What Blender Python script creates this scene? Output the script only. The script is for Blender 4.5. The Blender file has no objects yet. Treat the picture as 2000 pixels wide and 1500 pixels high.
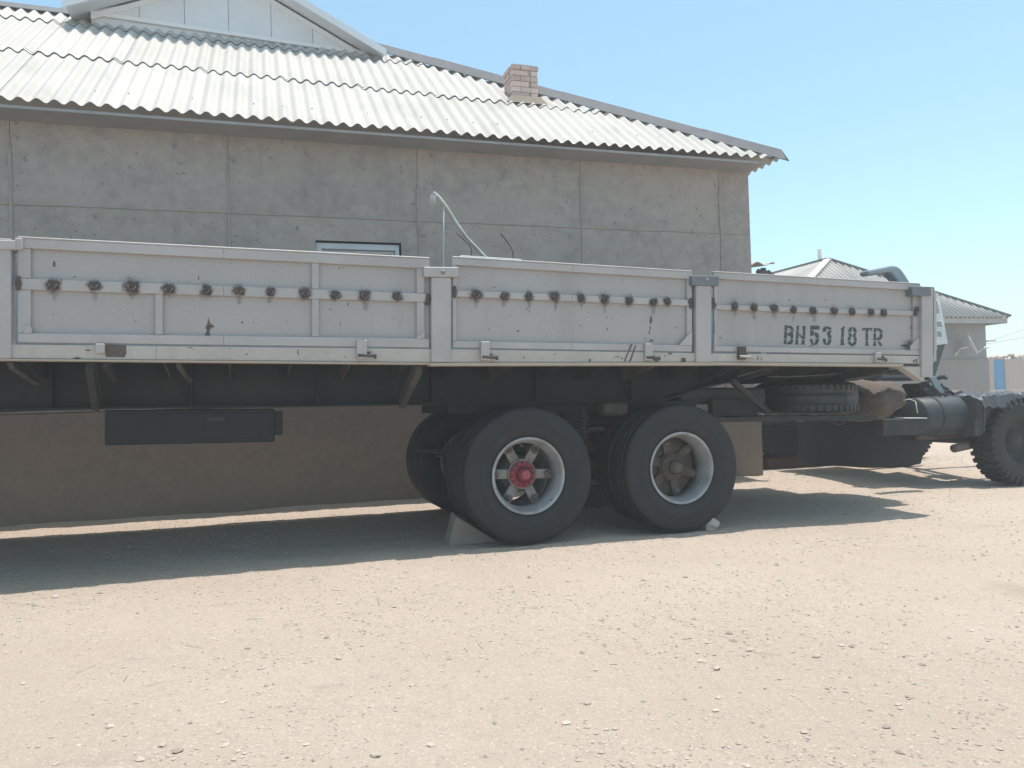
import bpy, bmesh, math, random
from math import sin, cos, radians, pi, tan, atan2
from mathutils import Vector, Matrix, noise
random.seed(7)
SC = bpy.context.scene
COL = SC.collection
# ---------------------------------------------------------------- camera
H = 1.16
TH, PI_, RO = radians(17.5), radians(1.15), 0.03
f0 = Vector((sin(TH), cos(TH), 0)); Zv = Vector((0, 0, 1))
R0 = Vector((cos(TH), -sin(TH), 0))
FW = cos(PI_)*f0 + sin(PI_)*Zv
U0 = R0.cross(FW)
RT = cos(RO)*R0 - sin(RO)*U0
UP = cos(RO)*U0 + sin(RO)*R0
CP = Vector((0, 0, H))
cam = bpy.data.cameras.new('camera'); cam.sensor_width = 36; cam.lens = 27.0
cam.clip_start = 0.05; cam.clip_end = 3000
co = bpy.data.objects.new('camera', cam); COL.objects.link(co)
M = Matrix.Identity(4)
for i in range(3):
    M[i][0] = RT[i]; M[i][1] = UP[i]; M[i][2] = -FW[i]; M[i][3] = CP[i]
co.matrix_world = M
SC.camera = co
# ---------------------------------------------------------------- light
SX, SY = 0.13, 0.035                      # ground shift of a shadow per metre of height is (-SX,-SY)
SUN = Vector((SX, SY, 1)).normalized()
w = bpy.data.worlds.new('World'); SC.world = w; w.use_nodes = True
nt = w.node_tree; nt.nodes.clear()
sky = nt.nodes.new('ShaderNodeTexSky'); sky.sky_type = 'NISHITA'; sky.sun_disc = False
sky.sun_elevation = math.asin(SUN.z); sky.sun_rotation = atan2(SX, SY)
sky.air_density = 1.0; sky.dust_density = 2.0; sky.ozone_density = 1.0; sky.altitude = 30
tint = nt.nodes.new('ShaderNodeMix'); tint.data_type = 'RGBA'; tint.blend_type = 'MULTIPLY'
tint.inputs[0].default_value = 1.0; tint.inputs[7].default_value = (0.99, 1.19, 1.06, 1)
bg = nt.nodes.new('ShaderNodeBackground'); bg.inputs[1].default_value = 0.15
wo = nt.nodes.new('ShaderNodeOutputWorld')
nt.links.new(sky.outputs[0], tint.inputs[6]); nt.links.new(tint.outputs[2], bg.inputs[0]); nt.links.new(bg.outputs[0], wo.inputs[0])
sl = bpy.data.lights.new('sun', 'SUN'); sl.energy = 3.7; sl.angle = radians(0.53); sl.color = (1.0, 0.935, 0.885)
so = bpy.data.objects.new('sun', sl); COL.objects.link(so)
so.rotation_euler = SUN.to_track_quat('Z', 'Y').to_euler()
SC.view_settings.view_transform = 'Standard'; SC.view_settings.look = 'None'
SC.view_settings.exposure = 0.5; SC.view_settings.gamma = 1.0; SC.view_settings.use_curve_mapping = False
SC.render.engine = 'CYCLES'
SC.cycles.volume_bounces = 1; SC.cycles.max_bounces = 6
SC.cycles.volume_step_rate = 4.0

def ray(x, y): return FW + RT*((x-1000)/1500) + UP*((750-y)/1500)
def at(x, y, Y=None, Z=None, X=None):
    v = ray(x, y)
    t = v.y and (Y-CP.y)/v.y if Y is not None else ((Z-CP.z)/v.z if Z is not None else (X-CP.x)/v.x)
    return CP + v*t
def zg(X, Y):
    """height of the yard"""
    f = 1.0 if Y < 7.4 else max(0.0, 1-(Y-7.4)/1.8)
    f = f*f*(3-2*f)
    Xc = max(-8, min(14, X))
    return -0.014*(Xc-1.97)*f

# ---------------------------------------------------------------- materials
def N(nt, t, **kw):
    n = nt.nodes.new(t)
    for k, v in kw.items(): setattr(n, k, v)
    return n
def ramp(nt, src, p0, p1, c0=(0, 0, 0, 1), c1=(1, 1, 1, 1)):
    r = N(nt, 'ShaderNodeValToRGB'); r.color_ramp.elements[0].position = p0; r.color_ramp.elements[1].position = p1
    r.color_ramp.elements[0].color = c0; r.color_ramp.elements[1].color = c1
    nt.links.new(src, r.inputs[0]); return r.outputs[0]
def nz(nt, vec, scale, detail=4, rough=0.6, stretch=None):
    if stretch:
        m = N(nt, 'ShaderNodeMapping'); m.inputs['Scale'].default_value = stretch
        nt.links.new(vec, m.inputs[0]); vec = m.outputs[0]
    n = N(nt, 'ShaderNodeTexNoise'); n.inputs['Scale'].default_value = scale
    n.inputs['Detail'].default_value = detail; n.inputs['Roughness'].default_value = rough
    nt.links.new(vec, n.inputs[0]); return n.outputs[0]
def mix(nt, fac, a, b, mode='MIX'):
    m = N(nt, 'ShaderNodeMix'); m.data_type = 'RGBA'; m.blend_type = mode
    for i, v in ((0, fac), (6, a), (7, b)):
        if isinstance(v, (float, int)): m.inputs[i].default_value = v
        elif isinstance(v, tuple): m.inputs[i].default_value = v
        else: nt.links.new(v, m.inputs[i])
    return m.outputs[2]
def c4(c): return (c[0], c[1], c[2], 1)
def material(name, base, var=None, vscale=3.0, rough=0.8, metal=0.0, bump=0.0, bscale=40, spots=None, streak=None,
             fine=None, world=False, rand=0.0, spec=0.5):
    m = bpy.data.materials.new(name); m.use_nodes = True; t = m.node_tree
    p = t.nodes['Principled BSDF']; p.inputs['Roughness'].default_value = rough; p.inputs['Metallic'].default_value = metal
    p.inputs['Specular IOR Level'].default_value = spec
    tc = N(t, 'ShaderNodeTexCoord'); vec = tc.outputs['Object']
    if world: vec = N(t, 'ShaderNodeNewGeometry').outputs['Position']
    oi = N(t, 'ShaderNodeObjectInfo')
    if rand or not world:
        va = N(t, 'ShaderNodeVectorMath', operation='ADD'); t.links.new(vec, va.inputs[0])
        sc = N(t, 'ShaderNodeVectorMath', operation='SCALE'); sc.inputs[0].default_value = (7.3, 3.1, 5.7)
        t.links.new(oi.outputs['Random'], sc.inputs['Scale']); t.links.new(sc.outputs[0], va.inputs[1]); 
        if not world: vec = va.outputs[0]
    col = c4(base)
    if var: col = mix(t, ramp(t, nz(t, vec, vscale, 5, .62), .35, .68), c4(base), c4(var))
    if fine: col = mix(t, ramp(t, nz(t, vec, fine[1], 3, .7), .3, .75), col, c4(fine[0]))
    if streak:       # (colour, scale, amount)  vertical runs
        col = mix(t, ramp(t, nz(t, vec, streak[1], 4, .6, (1, 1, .12)), .55, .8, (0, 0, 0, 1), (streak[2],)*3+(1,)), col, c4(streak[0]))
    if spots:        # list of (colour, scale, threshold)
        for sp in spots:
            col = mix(t, ramp(t, nz(t, vec, sp[1], 3, .65), sp[2], sp[2]+.03), col, c4(sp[0]))
    if rand:
        hv = N(t, 'ShaderNodeHueSaturation'); mm = N(t, 'ShaderNodeMapRange')
        mm.inputs['To Min'].default_value = 1-rand; mm.inputs['To Max'].default_value = 1+rand
        t.links.new(oi.outputs['Random'], mm.inputs[0]); t.links.new(mm.outputs[0], hv.inputs['Value'])
        if isinstance(col, tuple): hv.inputs['Color'].default_value = col
        else: t.links.new(col, hv.inputs['Color'])
        col = hv.outputs[0]
    if isinstance(col, tuple): p.inputs['Base Color'].default_value = col
    else: t.links.new(col, p.inputs['Base Color'])
    if bump:
        b = N(t, 'ShaderNodeBump'); b.inputs['Strength'].default_value = 1.0; b.inputs['Distance'].default_value = bump
        t.links.new(nz(t, vec, bscale, 5, .7), b.inputs['Height']); t.links.new(b.outputs[0], p.inputs['Normal'])
    return m
CH = (.10, .075, .06)
MT = {}
MT['paint'] = material('old_white_paint', (.37, .347, .342), (.31, .292, .286), 1.3, .55, bump=.0012, bscale=14, spots=[(CH, 26, .745), (CH, 9, .79)],
                       streak=((.27, .245, .23), 3.5, .55), fine=((.385, .364, .358), 60))
MT['beam'] = material('dusty_cream_paint', (.43, .395, .36), (.34, .30, .27), 2.3, .65, bump=.0015, bscale=18,
                      spots=[(CH, 20, .70), ((.17, .10, .07), 7, .76)], streak=((.30, .24, .19), 7, .5), fine=((.45, .42, .385), 55))
MT['rail'] = material('white_rail_paint', (.41, .386, .378), (.345, .325, .317), 2.0, .5, bump=.001, bscale=16, spots=[(CH, 24, .74)],
                      streak=((.34, .30, .28), 9, .4))
MT['grey_paint'] = material('grey_cap_paint', (.16, .18, .20), (.12, .13, .15), 6, .6)
MT['rust'] = material('rusty_steel', (.06, .05, .045), (.10, .075, .065), 22, .9, bump=.003, bscale=50)
MT['chip'] = material('bare_rusted_patch', (.13, .10, .085), (.08, .06, .055), 30, .9)
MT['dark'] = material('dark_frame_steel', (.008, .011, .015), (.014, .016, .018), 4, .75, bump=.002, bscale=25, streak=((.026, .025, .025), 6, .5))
MT['dust'] = material('dusty_dark_steel', (.025, .027, .03), (.05, .047, .043), 5, .85, bump=.002, bscale=30)
MT['cross'] = material('dusty_crossmember', (.085, .077, .07), (.045, .041, .038), 6, .85, streak=((.14, .12, .10), 8, .5))
MT['rubber'] = material('worn_tyre_rubber', (.006, .008, .010), (.017, .018, .019), 5, .72, bump=.0015, bscale=35, fine=((.011, .012, .014), 45))
MT['rim'] = material('silver_wheel_rim', (.35, .37, .39), (.22, .21, .20), 5, .45, metal=.25, bump=.001, bscale=40, spots=[((.12, .09, .07), 16, .68)])
MT['spoke'] = material('cast_grey_spokes', (.30, .29, .27), (.17, .15, .13), 14, .7, bump=.002, bscale=60)
MT['hubred'] = material('red_hub_paint', (.36, .035, .055), (.20, .04, .045), 12, .5, bump=.001, bscale=60)
MT['chalk'] = material('pale_pink_scribe', (.62, .25, .27), None, rough=.8)
MT['hubbrown'] = material('greasy_brown_hub', (.075, .055, .045), (.12, .095, .078), 10, .85, bump=.002, bscale=50)
MT['ink'] = material('stencil_ink', (.035, .045, .055), (.065, .08, .09), 30, .7)
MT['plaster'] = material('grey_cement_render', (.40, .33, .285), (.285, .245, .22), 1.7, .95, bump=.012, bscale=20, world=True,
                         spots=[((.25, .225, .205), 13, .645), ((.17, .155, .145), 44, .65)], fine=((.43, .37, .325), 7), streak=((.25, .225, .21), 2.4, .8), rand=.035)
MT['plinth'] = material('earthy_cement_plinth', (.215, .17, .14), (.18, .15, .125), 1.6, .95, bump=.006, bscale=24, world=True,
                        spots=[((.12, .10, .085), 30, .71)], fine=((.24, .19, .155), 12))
MT['joint'] = material('cement_joint', (.42, .355, .305), (.32, .275, .245), 6, .9, bump=.004, bscale=30, world=True)
MT['slate'] = material('asbestos_sheet', (.50, .47, .435), (.43, .405, .375), 1.0, .85, bump=.001, bscale=50, streak=((.36, .335, .30), 2.2, .6),
                       spots=[((.30, .28, .25), 19, .765)], rand=.04)
MT['cap'] = material('shaded_grey_cap', (.135, .14, .15), (.105, .11, .12), 5, .75, bump=.002, bscale=12)  # grey metal, darkened so the cap's shaded look is in the colour
MT['soffit'] = material('grey_soffit_board', (.40, .39, .38), (.33, .325, .32), 2, .9, world=True)
MT['siding'] = material('white_siding', (.66, .69, .72), (.60, .63, .66), 2, .5)
MT['trim'] = material('white_trim', (.72, .73, .74), None, rough=.5)
MT['brick'] = material('pale_pink_brick', (.60, .46, .40), (.52, .39, .34), 9, .9, bump=.004, bscale=40, rand=.18)
MT['mortar'] = material('grey_mortar', (.36, .33, .30), (.27, .25, .23), 12, .95, bump=.004, bscale=40)
MT['glass'] = material('dusty_pane', (.48, .52, .54), (.56, .59, .60), 3, .4)
MT['winframe'] = material('window_frame_paint', (.60, .62, .63), (.52, .54, .55), 4, .6)
MT['wood'] = material('weathered_wood', (.42, .38, .33), (.28, .25, .21), 8, .85, bump=.003, bscale=30)
MT['pole'] = material('pale_peeled_branch', (.50, .48, .43), (.36, .34, .30), 9, .8, bump=.002, bscale=30)
MT['cord'] = material('pale_cord', (.55, .55, .52), None, rough=.8)
MT['rod'] = material('dark_wire_rod', (.06, .055, .05), (.13, .12, .11), 20, .6)
MT['sack'] = material('brown_sacking', (.10, .078, .066), (.06, .05, .045), 6, .95, bump=.008, bscale=40, fine=((.135, .105, .088), 30))
MT['tank'] = material('blue_black_steel', (.019, .026, .034), (.033, .040, .047), 4, .55, bump=.002, bscale=20, spots=[((.13, .12, .11), 12, .68)])
MT['tarp'] = material('black_tarpaulin', (.035, .042, .05), (.06, .065, .07), 6, .5, bump=.004, bscale=20)
MT['cab'] = material('pale_cab_paint', (.60, .64, .68), (.52, .56, .60), 4, .35)
MT['cabdark'] = material('cab_dark_glass', (.035, .05, .065), (.05, .065, .08), 3, .25)
MT['spoiler'] = material('grey_blue_fairing', (.20, .255, .29), (.26, .31, .34), 3, .45)
MT['brown'] = material('brown_old_metal', (.13, .10, .09), (.20, .16, .14), 8, .85, bump=.003, bscale=40)
MT['redslab'] = material('dull_red_metal_sheet', (.17, .075, .075), (.13, .065, .065), 6, .8)
MT['stone'] = material('pale_limestone', (.45, .385, .32), (.36, .31, .26), 14, .95, bump=.003, bscale=50, rand=.15)
MT['pebble'] = material('yard_gravel', (.42, .35, .285), (.34, .29, .245), 3.1, .95, world=True, fine=((.47, .40, .335), 7))
MT['chock'] = material('cement_wedge', (.30, .25, .205), (.25, .21, .175), 5, .95, bump=.004, bscale=30)
MT['far_wall'] = material('far_cement_render', (.27, .275, .28), (.23, .235, .24), .8, .95, world=True, bump=.01, bscale=8, fine=((.30, .29, .28), 5))
MT['far_low'] = material('far_earthy_render', (.30, .275, .255), (.27, .245, .23), .8, .95, world=True, bump=.01, bscale=8)
MT['tan_wall'] = material('sandy_mud_wall', (.42, .34, .28), (.36, .30, .25), 1.2, .95, world=True, bump=.02, bscale=6, fine=((.46, .38, .32), 9))
MT['blue'] = material('sky_blue_door_paint', (.055, .22, .42), (.07, .25, .45), 3, .6)
MT['lattice'] = material('pinkish_lattice_paint', (.55, .47, .43), None, rough=.7)
MT['wire'] = material('power_wire', (.20, .22, .23), None, rough=.7)
MT['straw'] = material('dry_straw', (.55, .47, .34), (.45, .38, .27), 20, .9)

def stain_mat(amt=.85):
    m = bpy.data.materials.new('rust_bleed_stain'); m.use_nodes = True; t = m.node_tree
    p = t.nodes['Principled BSDF']; p.inputs['Roughness'].default_value = .9
    tc = N(t, 'ShaderNodeTexCoord'); oi = N(t, 'ShaderNodeObjectInfo')
    sp = N(t, 'ShaderNodeSeparateXYZ'); t.links.new(tc.outputs['Object'], sp.inputs[0])
    # distance in the x-z plane, stretched downwards as rust runs
    cx = N(t, 'ShaderNodeCombineXYZ'); t.links.new(sp.outputs[0], cx.inputs[0]); t.links.new(sp.outputs[2], cx.inputs[1])
    ln = N(t, 'ShaderNodeVectorMath', operation='LENGTH'); t.links.new(cx.outputs[0], ln.inputs[0])
    va = N(t, 'ShaderNodeVectorMath', operation='ADD'); t.links.new(tc.outputs['Object'], va.inputs[0])
    s2 = N(t, 'ShaderNodeVectorMath', operation='SCALE'); s2.inputs[0].default_value = (9, 4, 7); t.links.new(oi.outputs['Random'], s2.inputs['Scale'])
    t.links.new(s2.outputs[0], va.inputs[1])
    n = nz(t, va.outputs[0], 26, 4, .7)
    mr = N(t, 'ShaderNodeMath', operation='MULTIPLY_ADD'); mr.inputs[1].default_value = .085; mr.inputs[2].default_value = -.043
    t.links.new(n, mr.inputs[0])
    ad = N(t, 'ShaderNodeMath', operation='ADD'); t.links.new(ln.outputs['Value'], ad.inputs[0]); t.links.new(mr.outputs[0], ad.inputs[1])
    a = ramp(t, ad.outputs[0], .022, .054, (amt, amt, amt, 1), (0, 0, 0, 1))
    t.links.new(a, p.inputs['Alpha'])
    t.links.new(mix(t, ramp(t, n, .4, .6), (.075, .06, .055, 1), (.14, .115, .105, 1)), p.inputs['Base Color'])
    return m
MT['stain'] = stain_mat(.78); MT['stain_faint'] = stain_mat(.22)

def ground_mat():
    m = bpy.data.materials.new('dry_yard_earth'); m.use_nodes = True; t = m.node_tree
    p = t.nodes['Principled BSDF']; p.inputs['Roughness'].default_value = .97; p.inputs['Specular IOR Level'].default_value = .15
    vec = N(t, 'ShaderNodeNewGeometry').outputs['Position']
    col = mix(t, ramp(t, nz(t, vec, .55, 5, .6), .35, .65), (.405, .325, .262, 1), (.448, .368, .304, 1))
    col = mix(t, ramp(t, nz(t, vec, 2.6, 6, .72), .44, .74, (0, 0, 0, 1), (.85, .85, .85, 1)), col, (.40, .335, .27, 1))
    col = mix(t, ramp(t, nz(t, vec, 1.1, 4, .6, (1, 2.2, 1)), .63, .72, (0, 0, 0, 1), (.55, .55, .55, 1)), col, (.30, .265, .23, 1))
    col = mix(t, ramp(t, nz(t, vec, 26, 4, .75), .52, .72, (0, 0, 0, 1), (.7, .7, .7, 1)), col, (.36, .31, .26, 1))
    col = mix(t, ramp(t, nz(t, vec, 70, 3, .7), .36, .40, (.55, .55, .55, 1), (0, 0, 0, 1)), col, (.60, .54, .46, 1))
    col = mix(t, ramp(t, nz(t, vec, 120, 3, .7), .60, .66, (0, 0, 0, 1), (.8, .8, .8, 1)), col, (.25, .22, .19, 1))
    # two old oil drips on the earth
    for (cx, cy, r, c) in ((4.1, 3.35, .22, (.30, .24, .18)), (6.15, 3.75, .55, (.16, .155, .155))):
        d = N(t, 'ShaderNodeVectorMath', operation='DISTANCE'); d.inputs[1].default_value = (cx, cy, 0)
        t.links.new(vec, d.inputs[0])
        s = N(t, 'ShaderNodeMath', operation='MULTIPLY_ADD'); s.inputs[1].default_value = r*1.6; t.links.new(nz(t, vec, 5, 4, .7), s.inputs[0])
        t.links.new(d.outputs['Value'], s.inputs[2])
        f = ramp(t, s.outputs[0], r*.75, r*1.9, (.7, .7, .7, 1), (0, 0, 0, 1))
        col = mix(t, f, col, c4(c))
    t.links.new(col, p.inputs['Base Color'])
    b = N(t, 'ShaderNodeBump'); b.inputs['Distance'].default_value = .009
    t.links.new(nz(t, vec, 45, 6, .78), b.inputs['Height'])
    b2 = N(t, 'ShaderNodeBump'); b2.inputs['Distance'].default_value = .03
    t.links.new(nz(t, vec, 9, 4, .6), b2.inputs['Height']); t.links.new(b.outputs[0], b2.inputs['Normal'])
    t.links.new(b2.outputs[0], p.inputs['Normal'])
    return m
MT['ground'] = ground_mat()

MT['lip'] = material('sandy_dusted_lip', (.44, .365, .29), (.36, .32, .28), 2.5, .9, bump=.002, bscale=25, spots=[((.2, .15, .11), 18, .7)])
MT['pebble_dark'] = material('dark_grit', (.34, .285, .24), (.27, .23, .195), 3.1, .95, world=True)
MT['pebble_pale'] = material('pale_grit', (.52, .45, .375), (.47, .40, .33), 3.1, .95, world=True)
# ---------------------------------------------------------------- mesh helpers
class MB:
    def __init__(s): s.v = []; s.f = []; s.mi = []; s.sm = []
    def add(s, vs, fs, mi=0, smooth=False):
        o = len(s.v); s.v += [tuple(v) for v in vs]
        for f in fs: s.f.append([i+o for i in f]); s.mi.append(mi); s.sm.append(smooth)
        return s
    def box(s, x0, x1, y0, y1, z0, z1, mi=0, mat=None):
        vs = [Vector((x, y, z)) for x in (x0, x1) for y in (y0, y1) for z in (z0, z1)]
        if mat: vs = [mat @ v for v in vs]
        return s.add(vs, [(0, 1, 3, 2), (4, 6, 7, 5), (0, 4, 5, 1), (2, 3, 7, 6), (0, 2, 6, 4), (1, 5, 7, 3)], mi)
    def prism(s, pts, d, mi=0):
        """pts: closed 3D outline, d: extrusion vector"""
        n = len(pts); d = Vector(d)
        vs = [Vector(p) for p in pts] + [Vector(p)+d for p in pts]
        return s.add(vs, [tuple(range(n)), tuple(range(2*n-1, n-1, -1))] + [(i, i+n, (i+1) % n+n, (i+1) % n) for i in range(n)], mi)
    def beam(s, a, b, wd, ht, mi=0, up=(0, 0, 1)):
        a = Vector(a); b = Vector(b); d = (b-a).normalized(); sd = d.cross(Vector(up)).normalized(); u = sd.cross(d)
        vs = [p + sd*i*wd/2 + u*j*ht/2 for p in (a, b) for i, j in ((-1, -1), (1, -1), (1, 1), (-1, 1))]
        return s.add(vs, [(0, 1, 2, 3), (7, 6, 5, 4), (0, 4, 5, 1), (1, 5, 6, 2), (2, 6, 7, 3), (3, 7, 4, 0)], mi)
    def tube(s, path, r, n=8, mi=0, smooth=True, caps=True):
        path = [Vector(p) for p in path]; rs = r if isinstance(r, (list, tuple)) else [r]*len(path)
        vs = []; fs = []
        u = None
        for k, p in enumerate(path):
            d = (path[min(k+1, len(path)-1)]-path[max(k-1, 0)]).normalized()
            if u is None: u = d.orthogonal().normalized()
            u = (u - d*u.dot(d)).normalized(); v = d.cross(u)
            for i in range(n): vs.append(p + (u*cos(2*pi*i/n)+v*sin(2*pi*i/n))*rs[k])
        for k in range(len(path)-1):
            for i in range(n): fs.append((k*n+i, k*n+(i+1) % n, (k+1)*n+(i+1) % n, (k+1)*n+i))
        if caps: fs += [tuple(range(n))[::-1], tuple(range((len(path)-1)*n, len(path)*n))]
        return s.add(vs, fs, mi, smooth)
    def lathe(s, prof, c=(0, 0, 0), n=48, mi=0, smooth=True, axis='y', wob=None):
        """prof: list of (axial, radius)"""
        c = Vector(c); vs = []; fs = []; m = len(prof)
        for i in range(n):
            a = 2*pi*i/n
            for (h, r) in prof:
                if wob: r = r*(1+wob(a, h))
                if axis == 'y': vs.append(c+Vector((r*cos(a), h, r*sin(a))))
                elif axis == 'z': vs.append(c+Vector((r*cos(a), r*sin(a), h)))
                else: vs.append(c+Vector((h, r*cos(a), r*sin(a))))
        for i in range(n):
            j = (i+1) % n
            for k in range(m-1): fs.append((i*m+k, i*m+k+1, j*m+k+1, j*m+k))
        return s.add(vs, fs, mi, smooth)
    def disc(s, c, r, n=24, axis='y', mi=0):
        c = Vector(c)
        vs = [c+Vector((r*cos(2*pi*i/n), 0, r*sin(2*pi*i/n))) if axis == 'y' else c+Vector((r*cos(2*pi*i/n), r*sin(2*pi*i/n), 0)) for i in range(n)]
        return s.add(vs, [tuple(range(n))], mi)
    def build(s, name, mats, parent=None, bevel=0, kind=None, loc=None):
        me = bpy.data.meshes.new(name); me.from_pydata(s.v, [], s.f)
        for m in (mats if isinstance(mats, (list, tuple)) else [mats]): me.materials.append(m)
        me.polygons.foreach_set('material_index', s.mi); me.polygons.foreach_set('use_smooth', s.sm)
        me.validate()
        bm = bmesh.new(); bm.from_mesh(me); bmesh.ops.recalc_face_normals(bm, faces=bm.faces); bm.to_mesh(me); bm.free()
        me.update()
        o = bpy.data.objects.new(name, me); COL.objects.link(o)
        if parent: o.parent = parent
        if loc is not None: o.location = loc
        if bevel:
            b = o.modifiers.new('bevel', 'BEVEL'); b.width = bevel; b.segments = 1; b.limit_method = 'ANGLE'; b.angle_limit = radians(50)
        if kind: o['kind'] = kind
        return o
def thing(name, label, cat, loc=(0, 0, 0), group=None):
    o = bpy.data.objects.new(name, None); COL.objects.link(o); o.location = loc
    o['label'] = label; o['category'] = cat
    if group: o['group'] = group
    return o
def tag(o, label, cat, group=None):
    o['label'] = label; o['category'] = cat
    if group: o['group'] = group
    return o
def inst(me, name, parent, loc, rot=None, scale=None):
    o = bpy.data.objects.new(name, me); COL.objects.link(o); o.parent = parent; o.location = loc
    if rot: o.rotation_euler = rot
    if scale: o.scale = scale
    return o

# ================================================================ GROUND
def build_ground():
    xs = [-400, -250, -150, -90, -60, -40, -28, -20, -14]
    x = -9.0
    while x < 14: xs.append(x); x += .075
    xs += [14.3, 15, 16, 18, 21, 25, 30, 40, 55, 80, 120, 180, 260, 400]
    ys = [-400, -150, -60, -25, -10, -4, -1]
    y = 0.5
    while y < 12.5: ys.append(y); y += .06 if y < 10 else .15
    ys += [12.8, 13.5, 15, 17, 20, 24, 30, 40, 60, 90, 140, 220, 400]
    vs = []; fs = []
    for j, y in enumerate(ys):
        for i, x in enumerate(xs):
            z = zg(x, y)
            if -9 < x < 14 and .5 <= y <= 12.5:
                z += .016*noise.noise((x*1.1, y*1.3, 0)) + .007*noise.noise((x*4.1, y*4.3, 3)) + .004*noise.noise((x*11, y*11, 5))
            vs.append((x, y, z))
    n = len(xs)
    for j in range(len(ys)-1):
        for i in range(n-1): fs.append((j*n+i, j*n+i+1, (j+1)*n+i+1, (j+1)*n+i))
    m = MB(); m.add(vs, fs, 0, True)
    m.build('ground', MT['ground'], kind='structure')
build_ground()

def gz(x, y):
    return zg(x, y) + .016*noise.noise((x*1.1, y*1.3, 0)) + .007*noise.noise((x*4.1, y*4.3, 3)) + .004*noise.noise((x*11, y*11, 5))
def rock(m, c, r, flat=.6, seed=0, mi=0, sub=0):
    bm = bmesh.new(); bmesh.ops.create_icosphere(bm, subdivisions=1+sub, radius=1)
    a = random.random()*6.28; ex = random.uniform(.7, 1.5)
    vs = []
    for v in bm.verts:
        k = 1+.45*noise.noise(v.co*1.3+Vector((seed*3.1, seed*1.7, 0)))
        p = Vector((v.co.x*ex, v.co.y, v.co.z*flat))*k*r
        vs.append(Vector((p.x*cos(a)-p.y*sin(a), p.x*sin(a)+p.y*cos(a), p.z))+Vector(c))
    fs = [[v.index for v in f.verts] for f in bm.faces]
    bm.free(); m.add(vs, fs, mi)
# low-poly gravel: 8-vertex lumps
def lump(m, c, r, flat, mi=0):
    a = random.random()*6.28; ex = random.uniform(.7, 1.6); ca, sa = cos(a), sin(a)
    vs = []
    for (x, y, z) in ((0, 0, 1), (1, 0, .1), (.3, .95, 0), (-.8, .6, .15), (-.8, -.6, 0), (.3, -.95, .1), (0, 0, -1)):
        k = r*random.uniform(.7, 1.25); x *= ex*k; y *= k; z *= flat*k
        vs.append((c[0]+x*ca-y*sa, c[1]+x*sa+y*ca, c[2]+z))
    m.add(vs, [(0, 1, 2), (0, 2, 3), (0, 3, 4), (0, 4, 5), (0, 5, 1), (6, 2, 1), (6, 3, 2), (6, 4, 3), (6, 5, 4), (6, 1, 5)], mi)
def build_gravel():
    m = MB()
    for k in range(70000):
        r_ = 1.9+13*random.random()**1.15; a = TH+radians(random.uniform(-40, 40))
        x, y = r_*sin(a), r_*cos(a)
        dens = .5+.9*noise.noise((x*.7, y*.9, 8))+.6*noise.noise((x*2.5, y*2.5, 2))
        if random.random() > max(.12, dens): continue
        if y > 9.1 and x < 6.6: continue
        s = random.choice((.003, .0035, .004, .005, .006, .007))*random.uniform(.7, 1.3)*(.85+r_*.04)
        if random.random() < .014: s = random.uniform(.009, .016)
        mi_ = random.choice((0, 0, 0, 0, 1, 2))
        lump(m, (x, y, gz(x, y)+s*.2), s, random.uniform(.45, .8), mi_)
    m.build('gravel', [MT['pebble'], MT['pebble_dark'], MT['pebble_pale']], kind='stuff')
build_gravel()
# countable pale stones lying loose in the foreground
STL = ['largest pale stone at the bottom edge, left of the middle', 'pale rounded stone at the bottom edge, left of two others', 'pale stone close to the bottom edge, middle one of the left three',
       'white stone in the left half of the open yard below the trailer shadow', 'pale stone below the red-hubbed wheel, lower left of the middle', 'pale stone near the bottom edge just right of the largest one',
       'upper left stone of the pale cluster right of the middle', 'flat pale stone second from left in the cluster right of the middle', 'pale stone at the bottom of the cluster right of the middle',
       'lowest left stone of the pale cluster right of the middle', 'flat white stone alone right of the pale cluster', 'small pale stone just in front of the trailer shadow below the red-hubbed wheel',
       'small pale stone in the left part, below the shadow edge', 'pale stone right of the left shadow edge stones, below the trailer shadow', 'pale upright stone at far left just below the shadow edge',
       'leftmost pale stone near the lower left corner', 'pale stone in the lower right part of the yard', 'pale stone alone below the middle of the yard']
for k, (x, y, r) in enumerate([(735, 1476, .024), (318, 1456, .018), (440, 1456, .016), (510, 1307, .016), (803, 1340, .015), (840, 1458, .018),
                               (1432, 1252, .022), (1465, 1271, .024), (1400, 1307, .026), (1370, 1293, .02), (1595, 1283, .026), (1110, 1136, .02),
                               (382, 1198, .02), (792, 1117, .022), (108, 1168, .026), (215, 1420, .02), (1652, 1352, .018), (1147, 1376, .018)]):
    lab = STL[k]
    p = at(x, y, Z=.0); q = at(x, y, Z=gz(p.x, p.y))
    r *= .72
    m = MB(); rock(m, (0, 0, r*.2), r, .5, k, sub=1)
    o = m.build('stone', MT['stone'], loc=(q.x, q.y, gz(q.x, q.y)))
    tag(o, lab, 'stone', 'loose pale stones in the foreground')
m = MB()
for k in range(34):
    a = random.uniform(-30, 22)+17.5; d_ = random.uniform(3.5, 7.2); x, y = d_*sin(radians(a)), d_*cos(radians(a)); b = random.random()*pi
    L = random.uniform(.03, .12); z = gz(x, y)+.006
    m.tube([(x, y, z), (x+L*cos(b)*.5, y+L*sin(b)*.5+.004, z+.004), (x+L*cos(b), y+L*sin(b), z)], .0016, 4)
m.build('straw_litter', MT['straw'], kind='stuff')

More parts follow.
